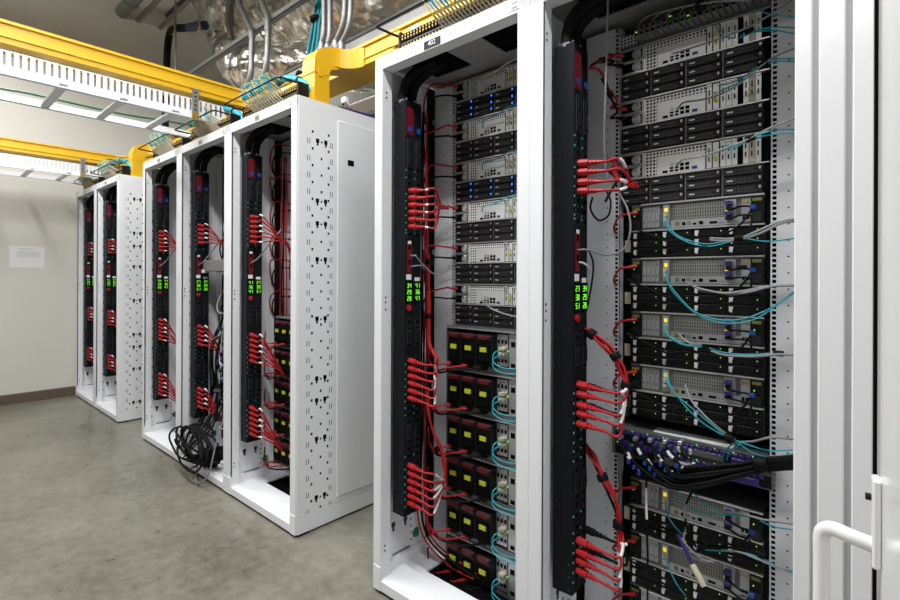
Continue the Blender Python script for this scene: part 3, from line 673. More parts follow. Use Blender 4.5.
cord('grey network lead from the front strip of the second nearest rack', 'thin leads', [g(411, 256, 1.41), g(417, 258, 1.42), g(424, 266, 1.47), g(434, 274, 1.52), g(444, 273, 1.56), g(450, 262, 1.60)], 'grey_cord', start=Vector((1, 0, 0)), ps=.3, r=.0033)
cord('short grey lead on the front strip of the second nearest rack', 'thin leads', [g(411, 267, 1.41), g(416, 266, 1.42), g(422, 266, 1.45), g(424, 270, 1.48)], 'grey_cord', r=.0026)
for key in ('B1', 'B2', 'B3'):
    x = RX[key]; a = Vector((x+PDX+.003, FY+PDY+.024, 1.375))
    cord('grey network lead from the front strip of %s' % RP[key], 'thin leads', [a, a+Vector((.05, .02, .03)), a+Vector((.10, .06, .11)), a+Vector((.13, .12, .20))], 'grey_cord', r=.0035)
# ------------------------------------------------------------------ fibre and network cables of the nearest rack
def fibre(label, P, m='teal', r=.0021, y0=1.625, y1=1.60, ybow=.035, cat='cable', group='teal fibre cables of the nearest rack', name='fibre_cable', tags=(), tagm='white_cord'):
    n_ = len(P)-1
    pts = [g(px, py, y0+(y1-y0)*k/n_-ybow*math.sin(math.pi*k/n_)) for k, (px, py) in enumerate(P)]
    return cord(label, group, pts, m, r, n=5, name=name, cat=cat, tags=tags, tagm=tagm, samp=5)
TE = [
 ('top right of the patch panel', [(748, 3), (757, 8), (770, 12), (792, 14), (802, 13)]),
 ('curling below the patch panel', [(714, 24), (717, 30), (723, 35), (732, 36)]),
 ('crossing the rail beside the patch panel, upper', [(738, 34), (750, 29), (770, 25), (792, 25), (803, 24)]),
 ('crossing the rail beside the patch panel, lower', [(738, 36), (752, 30), (772, 28), (792, 31), (803, 31)]),
 ('leaving the first storage server, upper', [(716, 84), (730, 81), (745, 73), (757, 63), (772, 57), (792, 56), (803, 58)]),
 ('leaving the first storage server, lower', [(717, 90), (732, 83), (748, 74), (760, 64), (775, 59), (792, 59), (803, 59)]),
 ('leaving the second storage server, upper', [(720, 144), (736, 142), (750, 136), (765, 130), (780, 127), (803, 127)]),
 ('leaving the second storage server, middle', [(719, 149), (735, 143), (750, 137), (766, 133), (783, 131), (803, 131)]),
 ('leaving the second storage server, lower', [(720, 147), (735, 145), (745, 139), (760, 135)]),
 ('of the first dense server, upper strand', [(664, 215), (668, 224), (676, 233), (690, 239), (705, 242), (722, 240), (736, 236)]),
 ('of the first dense server, lower strand', [(664, 219), (669, 229), (680, 237), (696, 243), (712, 244), (728, 240), (740, 236), (765, 239), (785, 237), (803, 234)]),
 ('of the second dense server, upper strand', [(665, 270), (668, 280), (680, 296), (695, 310), (715, 317), (735, 318), (755, 313), (775, 303), (793, 290), (803, 285)]),
 ('of the second dense server, lower strand', [(665, 274), (670, 286), (682, 300), (698, 313), (718, 320), (738, 321), (757, 316), (778, 302), (793, 291), (803, 286)]),
 ('of the third dense server, upper strand', [(664, 320), (667, 331), (676, 339), (688, 343), (702, 344)]),
 ('of the third dense server, lower strand', [(664, 325), (668, 334), (678, 341), (690, 344), (702, 345)]),
 ('with a black tie below the third dense server', [(710, 346), (722, 350), (740, 352), (758, 352), (772, 351), (790, 352), (803, 352)]),
 ('of the fourth dense server, upper strand', [(665, 368), (668, 380), (678, 394), (695, 408), (712, 422), (728, 434), (745, 441), (768, 448), (785, 448), (803, 446)]),
 ('of the fourth dense server, lower strand', [(668, 372), (672, 386), (684, 402), (700, 418), (718, 430), (735, 438), (755, 451), (775, 455), (803, 449)]),
 ('looping over the lower network switch, left', [(724, 458), (726, 450), (731, 444), (738, 440)]),
 ('looping over the lower network switch, right', [(728, 458), (730, 452), (735, 447), (742, 441)]),
 ('of the fifth dense server, upper strand', [(674, 480), (682, 494), (695, 507), (715, 512), (738, 513), (757, 516), (775, 524), (803, 528)]),
 ('of the fifth dense server, lower strand', [(667, 500), (669, 512), (676, 524), (686, 534)]),
 ('crossing the fifth dense server drives', [(672, 482), (690, 488), (705, 500), (720, 508), (745, 514)]),
 ('of the sixth dense server, upper strand', [(708, 548), (728, 549), (748, 551), (766, 557), (782, 565), (803, 574)]),
 ('of the sixth dense server, lower strand', [(667, 553), (671, 566), (679, 582), (688, 594)]),
]
for lab, P in TE: fibre('teal fibre cable %s in the nearest rack' % lab, P)
GR = [
 ('from the first storage server up to the right', [(672, 52), (690, 46), (715, 38), (735, 30), (752, 22), (775, 8), (795, -6)], .0028),
 ('from the second storage server up to the right', [(676, 108), (682, 101), (700, 98), (720, 92), (740, 80), (760, 63), (778, 52), (803, 42)], .0028),
 ('from the third storage server up to the right', [(675, 165), (682, 158), (702, 154), (725, 146), (745, 138), (770, 125), (803, 112)], .0028),
 ('thick, beside the first dense server, upper', [(710, 236), (725, 237), (740, 236), (757, 229), (775, 221), (792, 217), (803, 218)], .0036),
 ('thick, beside the first dense server, lower', [(710, 238), (725, 239), (740, 237), (760, 231), (778, 222), (792, 219), (803, 220)], .0036),
 ('over the drives of the second dense server', [(686, 280), (695, 285), (710, 289), (728, 291), (748, 288), (768, 284), (803, 282)], .0036),
 ('lower one over the second dense server', [(700, 288), (715, 290), (732, 292), (752, 289), (772, 284), (803, 283)], .0034),
 ('along the teal cable below the third dense server', [(712, 349), (725, 353), (742, 354), (757, 354), (780, 352), (803, 353)], .0036),
 ('hanging short from the third dense server', [(678, 331), (684, 337), (692, 342), (702, 343)], .0032),
 ('from the fourth dense server down across the switch', [(686, 383), (692, 398), (706, 414), (722, 428), (736, 437)], .003),
 ('crossing the rail above the black bundle', [(738, 440), (755, 439), (772, 435), (790, 436), (803, 438)], .0034),
 ('leaving the fifth dense server to the right', [(700, 500), (722, 508), (745, 512), (765, 517), (785, 520), (803, 522)], .003),
 ('loop dangling below the fifth dense server', [(690, 520), (686, 535), (690, 550), (700, 558), (716, 560)], .003),
 ('thin one leaving the sixth dense server', [(724, 548), (742, 550), (758, 556), (778, 564), (803, 570)], .003),
]
for lab, P, r_ in GR: fibre('grey network cable %s in the nearest rack' % lab, P, 'grey_cord', r_, 1.615, 1.59, .045, group='grey network cables of the nearest rack', name='network_cable')
for k in range(7):     # grey sheaf over the patch panel
    fibre('%s grey cable of the sheaf above the patch panel in the nearest rack' % ORD[k], [(636+14*k, 24-4.3*k), (646+13*k, 15-3.6*k), (676+9*k, 6-1.5*k), (712+3*k, 0-.6*k), (752, -3-.5*k), (800, -14-k)], 'grey_cord', .0026, 1.61, 1.58, .05, group='grey sheaf above the patch panel', name='network_cable')
for i, (px, py, y, d, r_) in enumerate(((698, 4, 1.56, (1, 0, .3), .022), (747, 28, 1.57, (1, 0, .4), .011), (761, 62, 1.57, (1, 0, .6), .012), (749, 136, 1.57, (1, 0, .3), .012), (739, 236, 1.57, (1, 0, .05), .012), (779, 351, 1.585, (1, 0, 0), .010), (730, 436, 1.57, (1, 0, -.4), .017), (742, 265, 1.59, (1, 0, 0), .008), (757, 515, 1.575, (1, 0, -.2), .010), (762, 552, 1.58, (1, 0, -.3), .010))):
    tie('black cable tie, %s from the top on the cables in the nearest rack' % ORD[i], g(px, py, y), d, r_*.8, .024)
# black bundle of switch cables
for k in range(14):
    sx = 622+5.0*k; sy = 440 + (k % 3)*5 + .4*k; row = k % 2
    hy = ny-.045
    P = [g(sx, sy-4, hy), g(sx+3, sy+8, hy-.03), g(sx+10+k*.3, sy+18, hy-.045), g(668+1.5*k, 484-1.5*k+3*(k % 2), 1.53+.01*(k % 3)), g(702, 485-1.7*k+2*(k % 2), 1.52+.012*(k % 3)), g(738, 474-1.0*k+2*(k % 2), 1.53+.01*(k % 3)), g(768, 467-.9*k+2*(k % 2), 1.55), g(806, 464-.9*k+2*(k % 2), 1.57)]
    t = cord('%s black switch cable from the left in the bundle of the nearest rack' % ('twelfth ' * 0 + (ORD + ['thirteenth', 'fourteenth'])[k]), 'black switch cables of the nearest rack', P, 'black_cord', .0047, n=6, name='switch_cable', tags=[(.12, .22)] if k % 2 else [(.27, .30)])
    a = P[0]-t.location
    MB().box(-.006, .006, -.012, .04, -.006, .006, 0, .001).build('connector', 'purple' if k % 3 else 'zinc', t, a)
    MB().box(-.0045, .0045, -.02, -.012, -.009, .003, 0).build('pull_tab', 'blue', t, P[2]-t.location)
tie('black wrap around the switch cable bundle of the nearest rack', g(762, 461, 1.545), (1, 0, .05), .020, .03)
fibre('black cable with a white tag hanging at the left of the fifth dense server', [(648, 478), (648, 500), (649, 530), (650, 560), (650, 605)], 'black_cord', .0036, 1.60, 1.58, .02, group='black hanging cables', name='switch_cable', tags=[(.12, .42)], tagm='label')
fibre('black cable arching from the bundle down to the fifth dense server', [(725, 466), (708, 472), (696, 486), (689, 500), (686, 508), (690, 530), (698, 545)], 'black_cord', .0036, 1.57, 1.58, .03, group='black hanging cables', name='switch_cable', tags=[(.55, .75)], tagm='grey_cord')
for i, (zt) in enumerate((1.540, 1.362, 1.184, 1.008, .622, .444)):    # black twinax leads out of the network modules
    a = Vector((nx+.345, yS-.02, zt-.045)); b = a+Vector((.0, 0, -.025))
    for q, s in enumerate((a, b)):
        t = cord('%s black twinax lead at the right of the %s dense server in the nearest rack' % (('upper', 'lower')[q], ORD[i]), 'black twinax leads', [s, s+Vector((.03, -.03, .004)), s+Vector((.055, -.025, -.004)), s+Vector((.02+.02*q, -.03, -.055)), s+Vector((-.05, -.01, -.085))], 'black_cord', .003, name='network_cable')
        if q == 0: MB().box(-.006, .008, -.006, .006, -.006, .006, 0, .001).build('pull_tab', 'blue', t, Vector((.058, -.028, 0)))
t = cord('dangling cable with purple collar and tan connector in the nearest rack', 'black hanging cables', [g(716, 560, 1.58)+Vector((0, 0, 0)), g(704, 557, 1.56), g(690, 545, 1.55), g(683, 536, 1.55)], 'grey_cord', .003, name='network_cable')
o = t.location; p0, p1, p2 = g(680, 533, 1.55)-o, g(694, 562, 1.55)-o, g(706, 584, 1.55)-o
MB().tube([p0, p1], .006, 8).build('collar', 'purple', t); MB().tube([p1, p1+(p2-p1)*.1, p2], .009, 4, rr=[.007, .0105, .0105]).build('connector', 'beige', t)
# cyan loops at the module chassis
for k in range(6):
    a = Vector((RX['N1']+.151+.310, yS-.075, TOPS[6+k]-U4+.10)); 
    for q in (0, 1):
        s = a+Vector((0, 0, -.02*q))
        cord('%s cyan fibre loop at the %s module chassis in %s' % (('upper', 'lower')[q], ORD[k], RP['N1']), 'cyan fibre loops of the second nearest rack', [s, s+Vector((-.015, -.03, -.012)), s+Vector((-.012, -.04, -.045)), s+Vector((.03, -.04, -.062)), s+Vector((.09, -.03, -.06)), s+Vector((.13, -.01, -.05))], 'teal', .0026, n=5, name='fibre_cable')
for k in range(4):
    a = Vector((RX['N1']+.151+.19, yS-.01, TOPS[k]-.025)); 
    cord('pale lead across the grille of the %s storage server in %s' % (ORD[k], RP['N1']), 'pale leads of the second nearest rack', [a+Vector((-.03, 0, -.028)), a+Vector((0, -.03, -.01)), a+Vector((.06, -.035, -.006)), a+Vector((.12, -.03, .015)), a+Vector((.2, -.01, .03))], 'teal' if k else 'white_cord', .0028, n=5, name='network_cable')
cord('grey lead leaving the sixth storage server in the second nearest rack', 'pale leads of the second nearest rack', [g(482, 300, yS-.02), g(488, 306, 1.60), g(500, 312, 1.59), g(516, 316, 1.59), g(530, 316, 1.59)], 'grey_cord', .0035, name='network_cable')
# ------------------------------------------------------------------ the tangle spilling out of the middle rack
x2 = RX['B2']
for k in range(9):
    q = random.uniform(-.02, .02)
    xj = random.uniform(-.05, .09)
    P = [Vector((x2+.24+.03*k, FY+.22+.01*(k % 3), 1.05+.02*(k % 4))), Vector((x2+.19+.03*k, FY+.16, .80))+jit(.03), Vector((x2+.17+.025*k+q+xj, FY+.14, .50))+jit(.03), Vector((x2+.12+.03*k-xj, FY+.09, .30)), Vector((x2+.20+.02*k, FY+.0-.012*k, .17+q)), Vector((x2+.33+.01*k, FY-.02, .10+.008*k)), Vector((x2+.48, FY+.06, .12+.01*k)), Vector((x2+.60, FY+.14, .16+.01*k))]
    cord('%s black cable hanging down inside %s' % (ORD[k], RP['B2']), 'black tangle in the middle rack', P, 'black_cord', .0065, n=6, name='power_cable')
for k in range(11):
    c = Vector((x2+.30+.012*(k % 4), FY-.02+.02*(k % 3), .175+.006*(k % 5))); R = .20+.016*(k % 5); H_ = .085+.011*(k % 4)
    P = []
    for j in range(13):
        a = 2*math.pi*j/12 + k*.6
        P.append(c+Vector((R*math.cos(a), -.05*math.cos(a*.5+k)-.035*math.sin(a+k), H_*math.sin(a+.25)-.05*math.cos(a)))+jit(.009))
    cord('%s loop of the black cable coil hanging out of %s' % (ORD[k], RP['B2']), 'black coil at the middle rack', P, 'black_cord', .0065, n=6, name='power_cable')
cord('thin grey cable looping down to the floor from the centre middle rack', 'thin leads', [Vector((x2+.60, FY+.05, .42)), Vector((x2+.595, FY+.0, .25)), Vector((x2+.57, FY-.03, .08)), Vector((x2+.50, FY-.06, .012)), Vector((x2+.40, FY-.04, .02)), Vector((x2+.37, FY-.01, .09)), Vector((x2+.40, FY+.03, .15))], 'grey_cord', .005, name='network_cable')
for k in range(10):
    m = ('grey_cord', 'black_cord', 'grey_cord', 'red_cord', 'white_cord')[k % 5]
    P = [Vector((x2+.30+.02*(k % 4), FY+.27, 1.25-.09*k)), Vector((x2+.27, FY+.20, 1.20-.10*k)), Vector((x2+.29+.02*(k % 3), FY+.15, 1.10-.09*k)), Vector((x2+.37, FY+.14, 1.04-.085*k)), Vector((x2+.43, FY+.19, 1.10-.08*k)), Vector((x2+.42, FY+.25, 1.18-.08*k))]
    cord('%s %s lead of the tangle in %s' % (ORD[k], m.split('_')[0], RP['B2']), 'tangled leads in the middle rack', [p+jit(.012) for p in P], m, .0048, name='network_cable')
for k in range(9):
    m = ('black_cord', 'red_cord', 'black_cord', 'grey_cord')[k % 4]
    P = [Vector((x2+.24+.02*(k % 4), FY+.24, 1.98-.06*k)), Vector((x2+.25+.02*(k % 3), FY+.20, 1.80-.05*k)), Vector((x2+.27+.02*(k % 5), FY+.21, 1.62-.04*k)), Vector((x2+.24+.015*k, FY+.19, 1.48-.03*k)), Vector((x2+.28+.01*k, FY+.23, 1.25-.03*k))]
    cord('%s %s lead hanging above the console tray in %s' % (ORD[k], m.split('_')[0], RP['B2']), 'leads above the console tray', [p+jit(.012) for p in P], m, .0055, name='network_cable')
plug_me = me_of(MB().box(-.012, .012, -.02, .02, -.008, .008, 0, .002).box(-.006, .006, -.026, -.02, -.006, .006, 1), 'x', ['pdu_detail', 'blue'])
for k in range(12):
    o = link('cable_connector', plug_me, None, (x2+.38+random.uniform(-.06, .16), FY+.10+random.uniform(0, .08), .95-.068*k)); o.rotation_euler = (random.uniform(-1, 1), random.uniform(-1, 1), random.uniform(-1, 1))
    tag(o, '%s small blue-tipped connector from the top in the tangle of %s' % (ORD[k], RP['B2']), 'connector', 'connectors in the tangle of the middle rack')
# ================================================================== overhead raceways and trays
def sweep(path, prof, name, m, parent):
    """sweep a closed outline (s across, z up) along a plan path of (x, y)"""
    mb = MB(); n_ = len(prof); rings = []
    for i, p in enumerate(path):
        a = path[max(i-1, 0)]; b = path[min(i+1, len(path)-1)]
        dx, dy = b[0]-a[0], b[1]-a[1]; L = math.hypot(dx, dy); nx_, ny_ = dy/L, -dx/L
        rings.append([(p[0]+nx_*s, p[1]+ny_*s, z) for (s, z) in prof])
    vs = [v for r in rings for v in r]
    fs = [[i*n_+k, i*n_+(k+1) % n_, (i+1)*n_+(k+1) % n_, (i+1)*n_+k] for i in range(len(path)-1) for k in range(n_)]
    fs += [list(range(n_))[::-1], [(len(path)-1)*n_+k for k in range(n_)]]
    return mb.add(vs, fs).build(name, m, parent)
CW, CZ, CH = .085, 2.418, .110                   # half width, bottom, height of the yellow channel
PROF = [(-CW, CZ), (CW, CZ), (CW, CZ+.028), (CW+.006, CZ+.030), (CW+.006, CZ+.040), (CW, CZ+.042), (CW, CZ+CH-.016), (CW+.010, CZ+CH-.014), (CW+.010, CZ+CH), (CW-.006, CZ+CH), (CW-.006, CZ+.006),
        (-CW+.006, CZ+.006), (-CW+.006, CZ+CH), (-CW-.010, CZ+CH), (-CW-.010, CZ+CH-.014), (-CW, CZ+CH-.016), (-CW, CZ+.042), (-CW-.006, CZ+.040), (-CW-.006, CZ+.030), (-CW, CZ+.028)]
RY = 1.745
def raceway(xc, x_end, label, spout_x):
    t = thing('fibre_raceway', label, 'raceway', (0, 0, 0), 'yellow fibre raceways over the racks')
    R = .26; y1 = RY-R
    sweep([(xc, -3.6), (xc, y1)], PROF, 'cross_channel', 'yellow', t)
    sweep([(xc+R-R*math.cos(a*HP/10), y1+R*math.sin(a*HP/10)) for a in range(11)], PROF, 'elbow', 'yellow', t)
    seg = [xc+R]; 
    while seg[-1] < x_end-.01: seg.append(min(seg[-1]+1.2, x_end))
    for a, b in zip(seg, seg[1:]):
        c = sweep([(a+.002, RY), (b-.002, RY)], PROF, 'row_channel', 'yellow', t)
        MB().box(a-.03, a+.03, RY-CW-.012, RY-CW-.006, CZ+.02, CZ+CH-.02, 0, .002).build('coupler', 'yellow', c)
        MB().box(a+.09, a+.15, RY-CW-.0015, RY-CW, CZ+.055, CZ+.085).build('sticker', 'label', c)
    if spout_x is not None:
        x0, x1 = spout_x, spout_x+.112
        prof = [(1.433, RH+.002), (1.433, 2.40)] + [(1.533-.10*math.cos(k*HP/8), 2.40+.10*math.sin(k*HP/8)) for k in range(1, 9)] + [(1.60, 2.512), (1.664, 2.528), (1.664, 2.42), (1.58, 2.40), (1.535, 2.385), (1.523, 2.36), (1.523, RH+.002)]
        s = MB().prism(prof, x0, x1, 'x').build('downspout', 'yellow', t)
        con = [(x1-.001, 1.54)] + [(x1+.12-.12*math.cos(k*HP/8), 1.54+.115*math.sin(k*HP/8)) for k in range(9)] + [(x1-.001, 1.655)]
        MB().prism(con, 2.41, 2.512, 'z').build('spout_fillet', 'yellow', s)
        MB().box(x1, x1+.004, 1.455, 1.485, 2.33, 2.375, 0, .001).build('clip', 'yellow', s)
        MB().box(x0-.002, x1+.002, 1.430, 1.526, 2.345, 2.350).build('joint', 'yellow', s)
    return t
raceway(-3.285, .9, 'yellow fibre raceway turning from the aisle over the middle and nearest racks', -2.312)
raceway(-5.985, -3.46, 'yellow fibre raceway farthest away, turning over the racks by the wall', -5.192)
def ladder(x0, x1, label, y_end):
    t = thing('cable_ladder', label, 'cable tray', (0, 0, 0), 'white cable ladders under the raceways')
    z0, z1 = 2.272, 2.390; ya = -3.6
    hs = []
    y = ya+.02
    while y < y_end-.03: hs.append((y, y+.011, z0+.042, z1-.010)); y += .0305
    sh_ = me_of(grid_sheet(ya, y_end, z0, z1, hs), 'side_rail', ['white'])
    fl = me_of(MB().box(-.004, -.001, ya, y_end, z0, z0+.040).box(-.028, 0, ya, y_end, z0-.003, z0).box(-.012, 0, ya, y_end, z1-.003, z1), 'rail_flange', ['white'])
    r = link('side_rail', sh_, t, (x1, 0, 0)); link('rail_flange', fl, r)
    MB().box(-.002, .0, ya, y_end, z0, z0+.045).box(0, .028, ya, y_end, z0-.003, z0).build('side_rail', 'white', t, (x0, 0, 0))
    rung = me_of(MB().box(x0, x1, -.022, .022, z0+.002, z0+.020, 0, .003), 'rung', ['white'])
    y = y_end-.22
    while y > -3.5: link('rung', rung, t, (0, y, 0)); y -= .27
    b = MB().box(0, .006, 0, .036, -.04, .10, 0).box(0, .007, -.002, .038, -.085, -.04, 1).build('hanger_bracket', ['strut', 'brass'], t, (x1+.008, 1.22, 2.345))
    for k in range(5): MB().disc((.006, .018, -.025+k*.026), .006, 'x', .001, 8).build('bracket_hole', 'void', b)
    MB().box(-.04, .01, -.005, .05, 0, .02).build('hanger_arm', 'strut', t, (x1, 1.22, 2.44))
    return t
ladder(-3.70, -3.205, 'white slotted cable ladder crossing the aisle above the middle racks', 1.62)
ladder(-6.40, -5.905, 'white slotted cable ladder crossing the aisle beside the wall', 1.62)
t = cord('dark green cable lying in the near cable ladder', 'cables in the ladders', [Vector((-3.60, -3.4, 2.305)), Vector((-3.58, 0, 2.30)), Vector((-3.56, .5, 2.302)), Vector((-3.54, .9, 2.294)), Vector((-3.50, 1.2, 2.300)), Vector((-3.46, 1.55, 2.302))], 'green', .006, name='network_cable')
# white ladder running along the row behind the raceway
t = thing('cable_ladder', 'white cable ladder running along the row behind the yellow raceway', 'cable tray', (0, 0, 0), 'white cable ladders under the raceways')
for y in (1.98, 2.34): MB().box(-6.3, .9, y, y+.02, 2.33, 2.42).box(-6.3, .9, y+.02, y+.045, 2.33, 2.338).build('side_rail', 'white', t)
for k in range(24): MB().box(-6.2+.3*k, -6.17+.3*k, 2.0, 2.34, 2.332, 2.35).build('rung', 'white', t)
for x in (-5.0, -4.2, -3.4, -2.69, -1.3, -.4): MB().box(x, x+.045, 1.955, 1.98, 2.197, 2.47, 0).disc((x+.022, 1.9545, 2.25), .009, 'y', .001, 8, 1).disc((x+.022, 1.9545, 2.42), .009, 'y', .001, 8, 1).build('stand', ['white', 'void'], t)
for k in range(6):
    P = [Vector((-3.2, 2.05+.03*k, 2.365+.006*k)), Vector((-2.6, 2.06+.03*k, 2.37)), Vector((-2.3, 2.05+.04*k, 2.40+.01*(k % 3))), Vector((-1.9, 2.07+.03*k, 2.385)), Vector((-1.2, 2.06+.03*k, 2.37))]
    cord('%s grey cable lying in the ladder behind the raceway' % ORD[k], 'cables in the ladders', P, 'grey_cord' if k % 2 else 'black_cord', .010, name='network_cable')
o = MB().prism([(1.60, 0), (1.98, 0), (1.98, .035), (1.60, .02)], -2.40, -2.22, 'x').build('blue_folder', 'purple', None, (0, 0, RH+.001)); tag(o, 'dark blue folder lying on top of the right middle rack', 'folder')
# busbar trunking
t = thing('busbar_trunking', 'long white box trunking hung high along the row above the raceway', 'trunking', (0, 0, 0))
MB().box(-4.42, 1.2, 2.42, 2.72, 3.00, 3.17, 0, .006).build('housing', 'white', t); MB().box(-4.42, 1.2, 2.405, 2.45, 3.171, 3.205, 0).build('top_rail', 'strut', t)
for x in (-3.9, -2.4, -.9): MB().tube([(x, 2.57, 3.17), (x, 2.57, 5.2)], .006, 6).build('hanger_rod', 'conduit', t)
tag(MB().tube([(-3.93, 2.39, 3.08), (-3.93, 2.42, 3.08)], .0, 16, rr=[.05, .05]).build('cable_gland', 'black'), 'round black gland on the front of the white trunking', 'gland')
# ------------------------------------------------------------------ services under the ceiling
def pipe(name, label, cat, pts, r, m, n=10, group=None, parts=()):
    pts = [Vector(p) for p in pts]; o = pts[0]; t = thing(name, label, cat, o, group)
    MB().tube([p-o for p in spline(pts, 5)] if len(pts) > 2 else [p-o for p in pts], r, n).build('run', m, t); return t
yC = 1.95
CD = [[(231, -30), (236, 0), (246, 24), (250, 34), (250, 50), (249, 78), (241, 94)], [(254, -20), (259, 0), (265, 16), (266, 26), (266, 45), (264, 72), (256, 88)],
      [(322, -30), (322, 0), (322, 30), (320, 44), (314, 58)], [(328, -30), (328, 0), (328, 32), (326, 46), (320, 58)], [(343, -30), (343, 0), (341, 25), (334, 42), (326, 56)], [(349, -30), (349, 0), (347, 27), (340, 43), (330, 56)]]
for k, P in enumerate(CD):
    t = pipe('conduit', '%s galvanised conduit from the left dropping towards the raceway' % ORD[k], 'conduit', [AY(px, py, yC) for px, py in P], .023 if k < 2 else .018, 'conduit', 10, 'galvanised conduits')
    q = AY(*P[3], yC)-t.location; MB().disc(q+Vector((0, 0, -.05)), .028 if k < 2 else .022, 'z', .05, 10).build('coupling', 'conduit', t)
# strut across the duct
a, b = AY(184, 78, 1.99), AY(330, -17, 1.99); a.z = b.z = (a.z+b.z)/2
t = thing('strut_channel', 'grey steel strut channel crossing in front of the foil duct', 'strut', a)
MB().box(0, b.x-a.x, -.02, .02, -.02, -.014).box(0, b.x-a.x, -.02, -.014, -.02, .022).box(0, b.x-a.x, .014, .02, -.02, .022).build('channel', 'strut', t)
for k in range(1, 3): MB().tube([(.6+.9*k, 0, 0), (.6+.9*k, 0, 5.2-a.z)], .006, 6).build('hanger_rod', 'conduit', t)
# foil-wrapped ducts, crumpled in the mesh itself
from mathutils import noise as NZ
def foil(path, R, n_, label, sub):
    P = spline(path, sub); t = thing('foil_duct', label, 'duct', (0, 0, 0)); mb = MB().tube(P, R, n_)
    out = []
    nr = len(P)*n_
    for i, v in enumerate(mb.v):
        k = min(i//n_, len(P)-1) if i < nr else (0 if i < nr+n_ else len(P)-1)
        v = Vector(v); d = (v-P[k]).normalized()
        a = NZ.noise(v*3.1)*.045 + abs(NZ.noise(v*8.0))*.035 + NZ.noise(v*17.0)*.012
        out.append(tuple(v+d*a))
    mb.v = out; mb.sm = [False]*len(mb.sm)
    mb.build('duct_skin', 'foil', t)
    for q in (len(P)//4, len(P)//2): MB().tube([P[q], P[q]+(P[q+1]-P[q]).normalized()*.05], R*1.09, 40).build('foil_band', 'conduit', t)
    return t
foil([(-5.50, 2.62, 5.3), (-5.48, 2.62, 4.7), (-5.30, 2.60, 4.2), (-4.9, 2.66, 3.92), (-4.2, 2.85, 3.86), (-3.2, 3.1, 3.9), (-1.5, 3.5, 3.95)], .50, 72, 'large silver foil wrapped duct bending down under the ceiling', 22)
foil([(-5.15, 2.36, 4.0), (-5.05, 2.36, 3.62), (-4.8, 2.38, 3.38), (-4.3, 2.55, 3.30), (-3.6, 3.1, 3.32)], .22, 48, 'smaller crumpled foil branch duct below the large duct', 22)
# pipes running out of the far wall
for nm, lab, (px, py), r, m, cat in (('water_pipe', 'thick grey pipe leaving the wall at the upper left', (120, 15), .068, 'conduit', 'pipe'), ('strut_pipe', 'thin grey strut leaving the wall beside the thick pipe', (136, 23), .026, 'strut', 'strut'),
                         ('dark_pipe', 'dark square channel leaving the wall beside the foil duct', (166, 18), .034, 'dark_pipe', 'channel'), ('thin_pipe', 'thin grey pipe just below the dark channel at the wall', (158, 30), .022, 'conduit', 'pipe')):
    p = AX(px, py, WX+.01); t = thing(nm, lab, cat, p); MB().tube([(0, 0, 0), (4.6, 0, 0)], r, 14 if r > .05 else 8).build('run', m, t)
    MB().tube([(.30, 0, 0), (.36, 0, 0)], r*1.12, 14 if r > .05 else 8).build('clamp', 'conduit', t)
# dark cable bundle with a blue sleeve, teal bundle, threaded rods
o = AY(165, 70, 1.95); t = thing('cable_bundle', 'dark cable bundle with a blue sleeve bending down at the wall', 'cable bundle', o)
MB().tube([p-o for p in spline([AY(164, 140, 1.95), AY(165, 70, 1.95), AY(167, 40, 1.95), AY(172, 31, 1.95), AY(182, 30, 1.95), AY(200, 27.5, 1.95)], 6)], .036, 10).build('cables', 'black_cord', t)
MB().tube([p-o for p in (AY(187, 29.3, 1.95), AY(203, 27.2, 1.95))], .04, 10).build('blue_sleeve', 'navy', t)
for k, (px, py) in enumerate(((170, 31), (195, 28))): MB().tube([AY(px+3*math.cos(j*math.pi/5), py+6*math.sin(j*math.pi/5), 1.94-.045*math.cos(j*math.pi/5))-o for j in range(11)], .008, 6).build('clip', 'brass', t)
t = pipe('threaded_rod', 'thin upright threaded rod in front of the far wall', 'rod', [AY(174, 74, 1.9), AY(173, -30, 1.9)], .010, 'strut', 6)
o = AY(312, 60, 2.1); t = thing('fibre_bundle', 'bundle of teal fibre cables dropping from the ceiling to the raceway', 'cable bundle', o)
for k in range(7):
    dx = (k-3)*1.3; MB().tube([p-o for p in spline([AY(320+dx, -25, 2.1+.02*(k % 3)), AY(319+dx, 0, 2.1+.02*(k % 3)), AY(315+dx*.75, 20, 2.1+.01*(k % 3)), AY(312+dx, 42, 2.1+.02*(k % 3)), AY(309+dx, 62, 2.1)], 5)], .012, 6).build('strand', 'teal', t)
MB().tube([AY(315, 22, 2.1)-o, AY(314.8, 19, 2.1)-o], .05, 10).build('tie', 'black_cord', t)
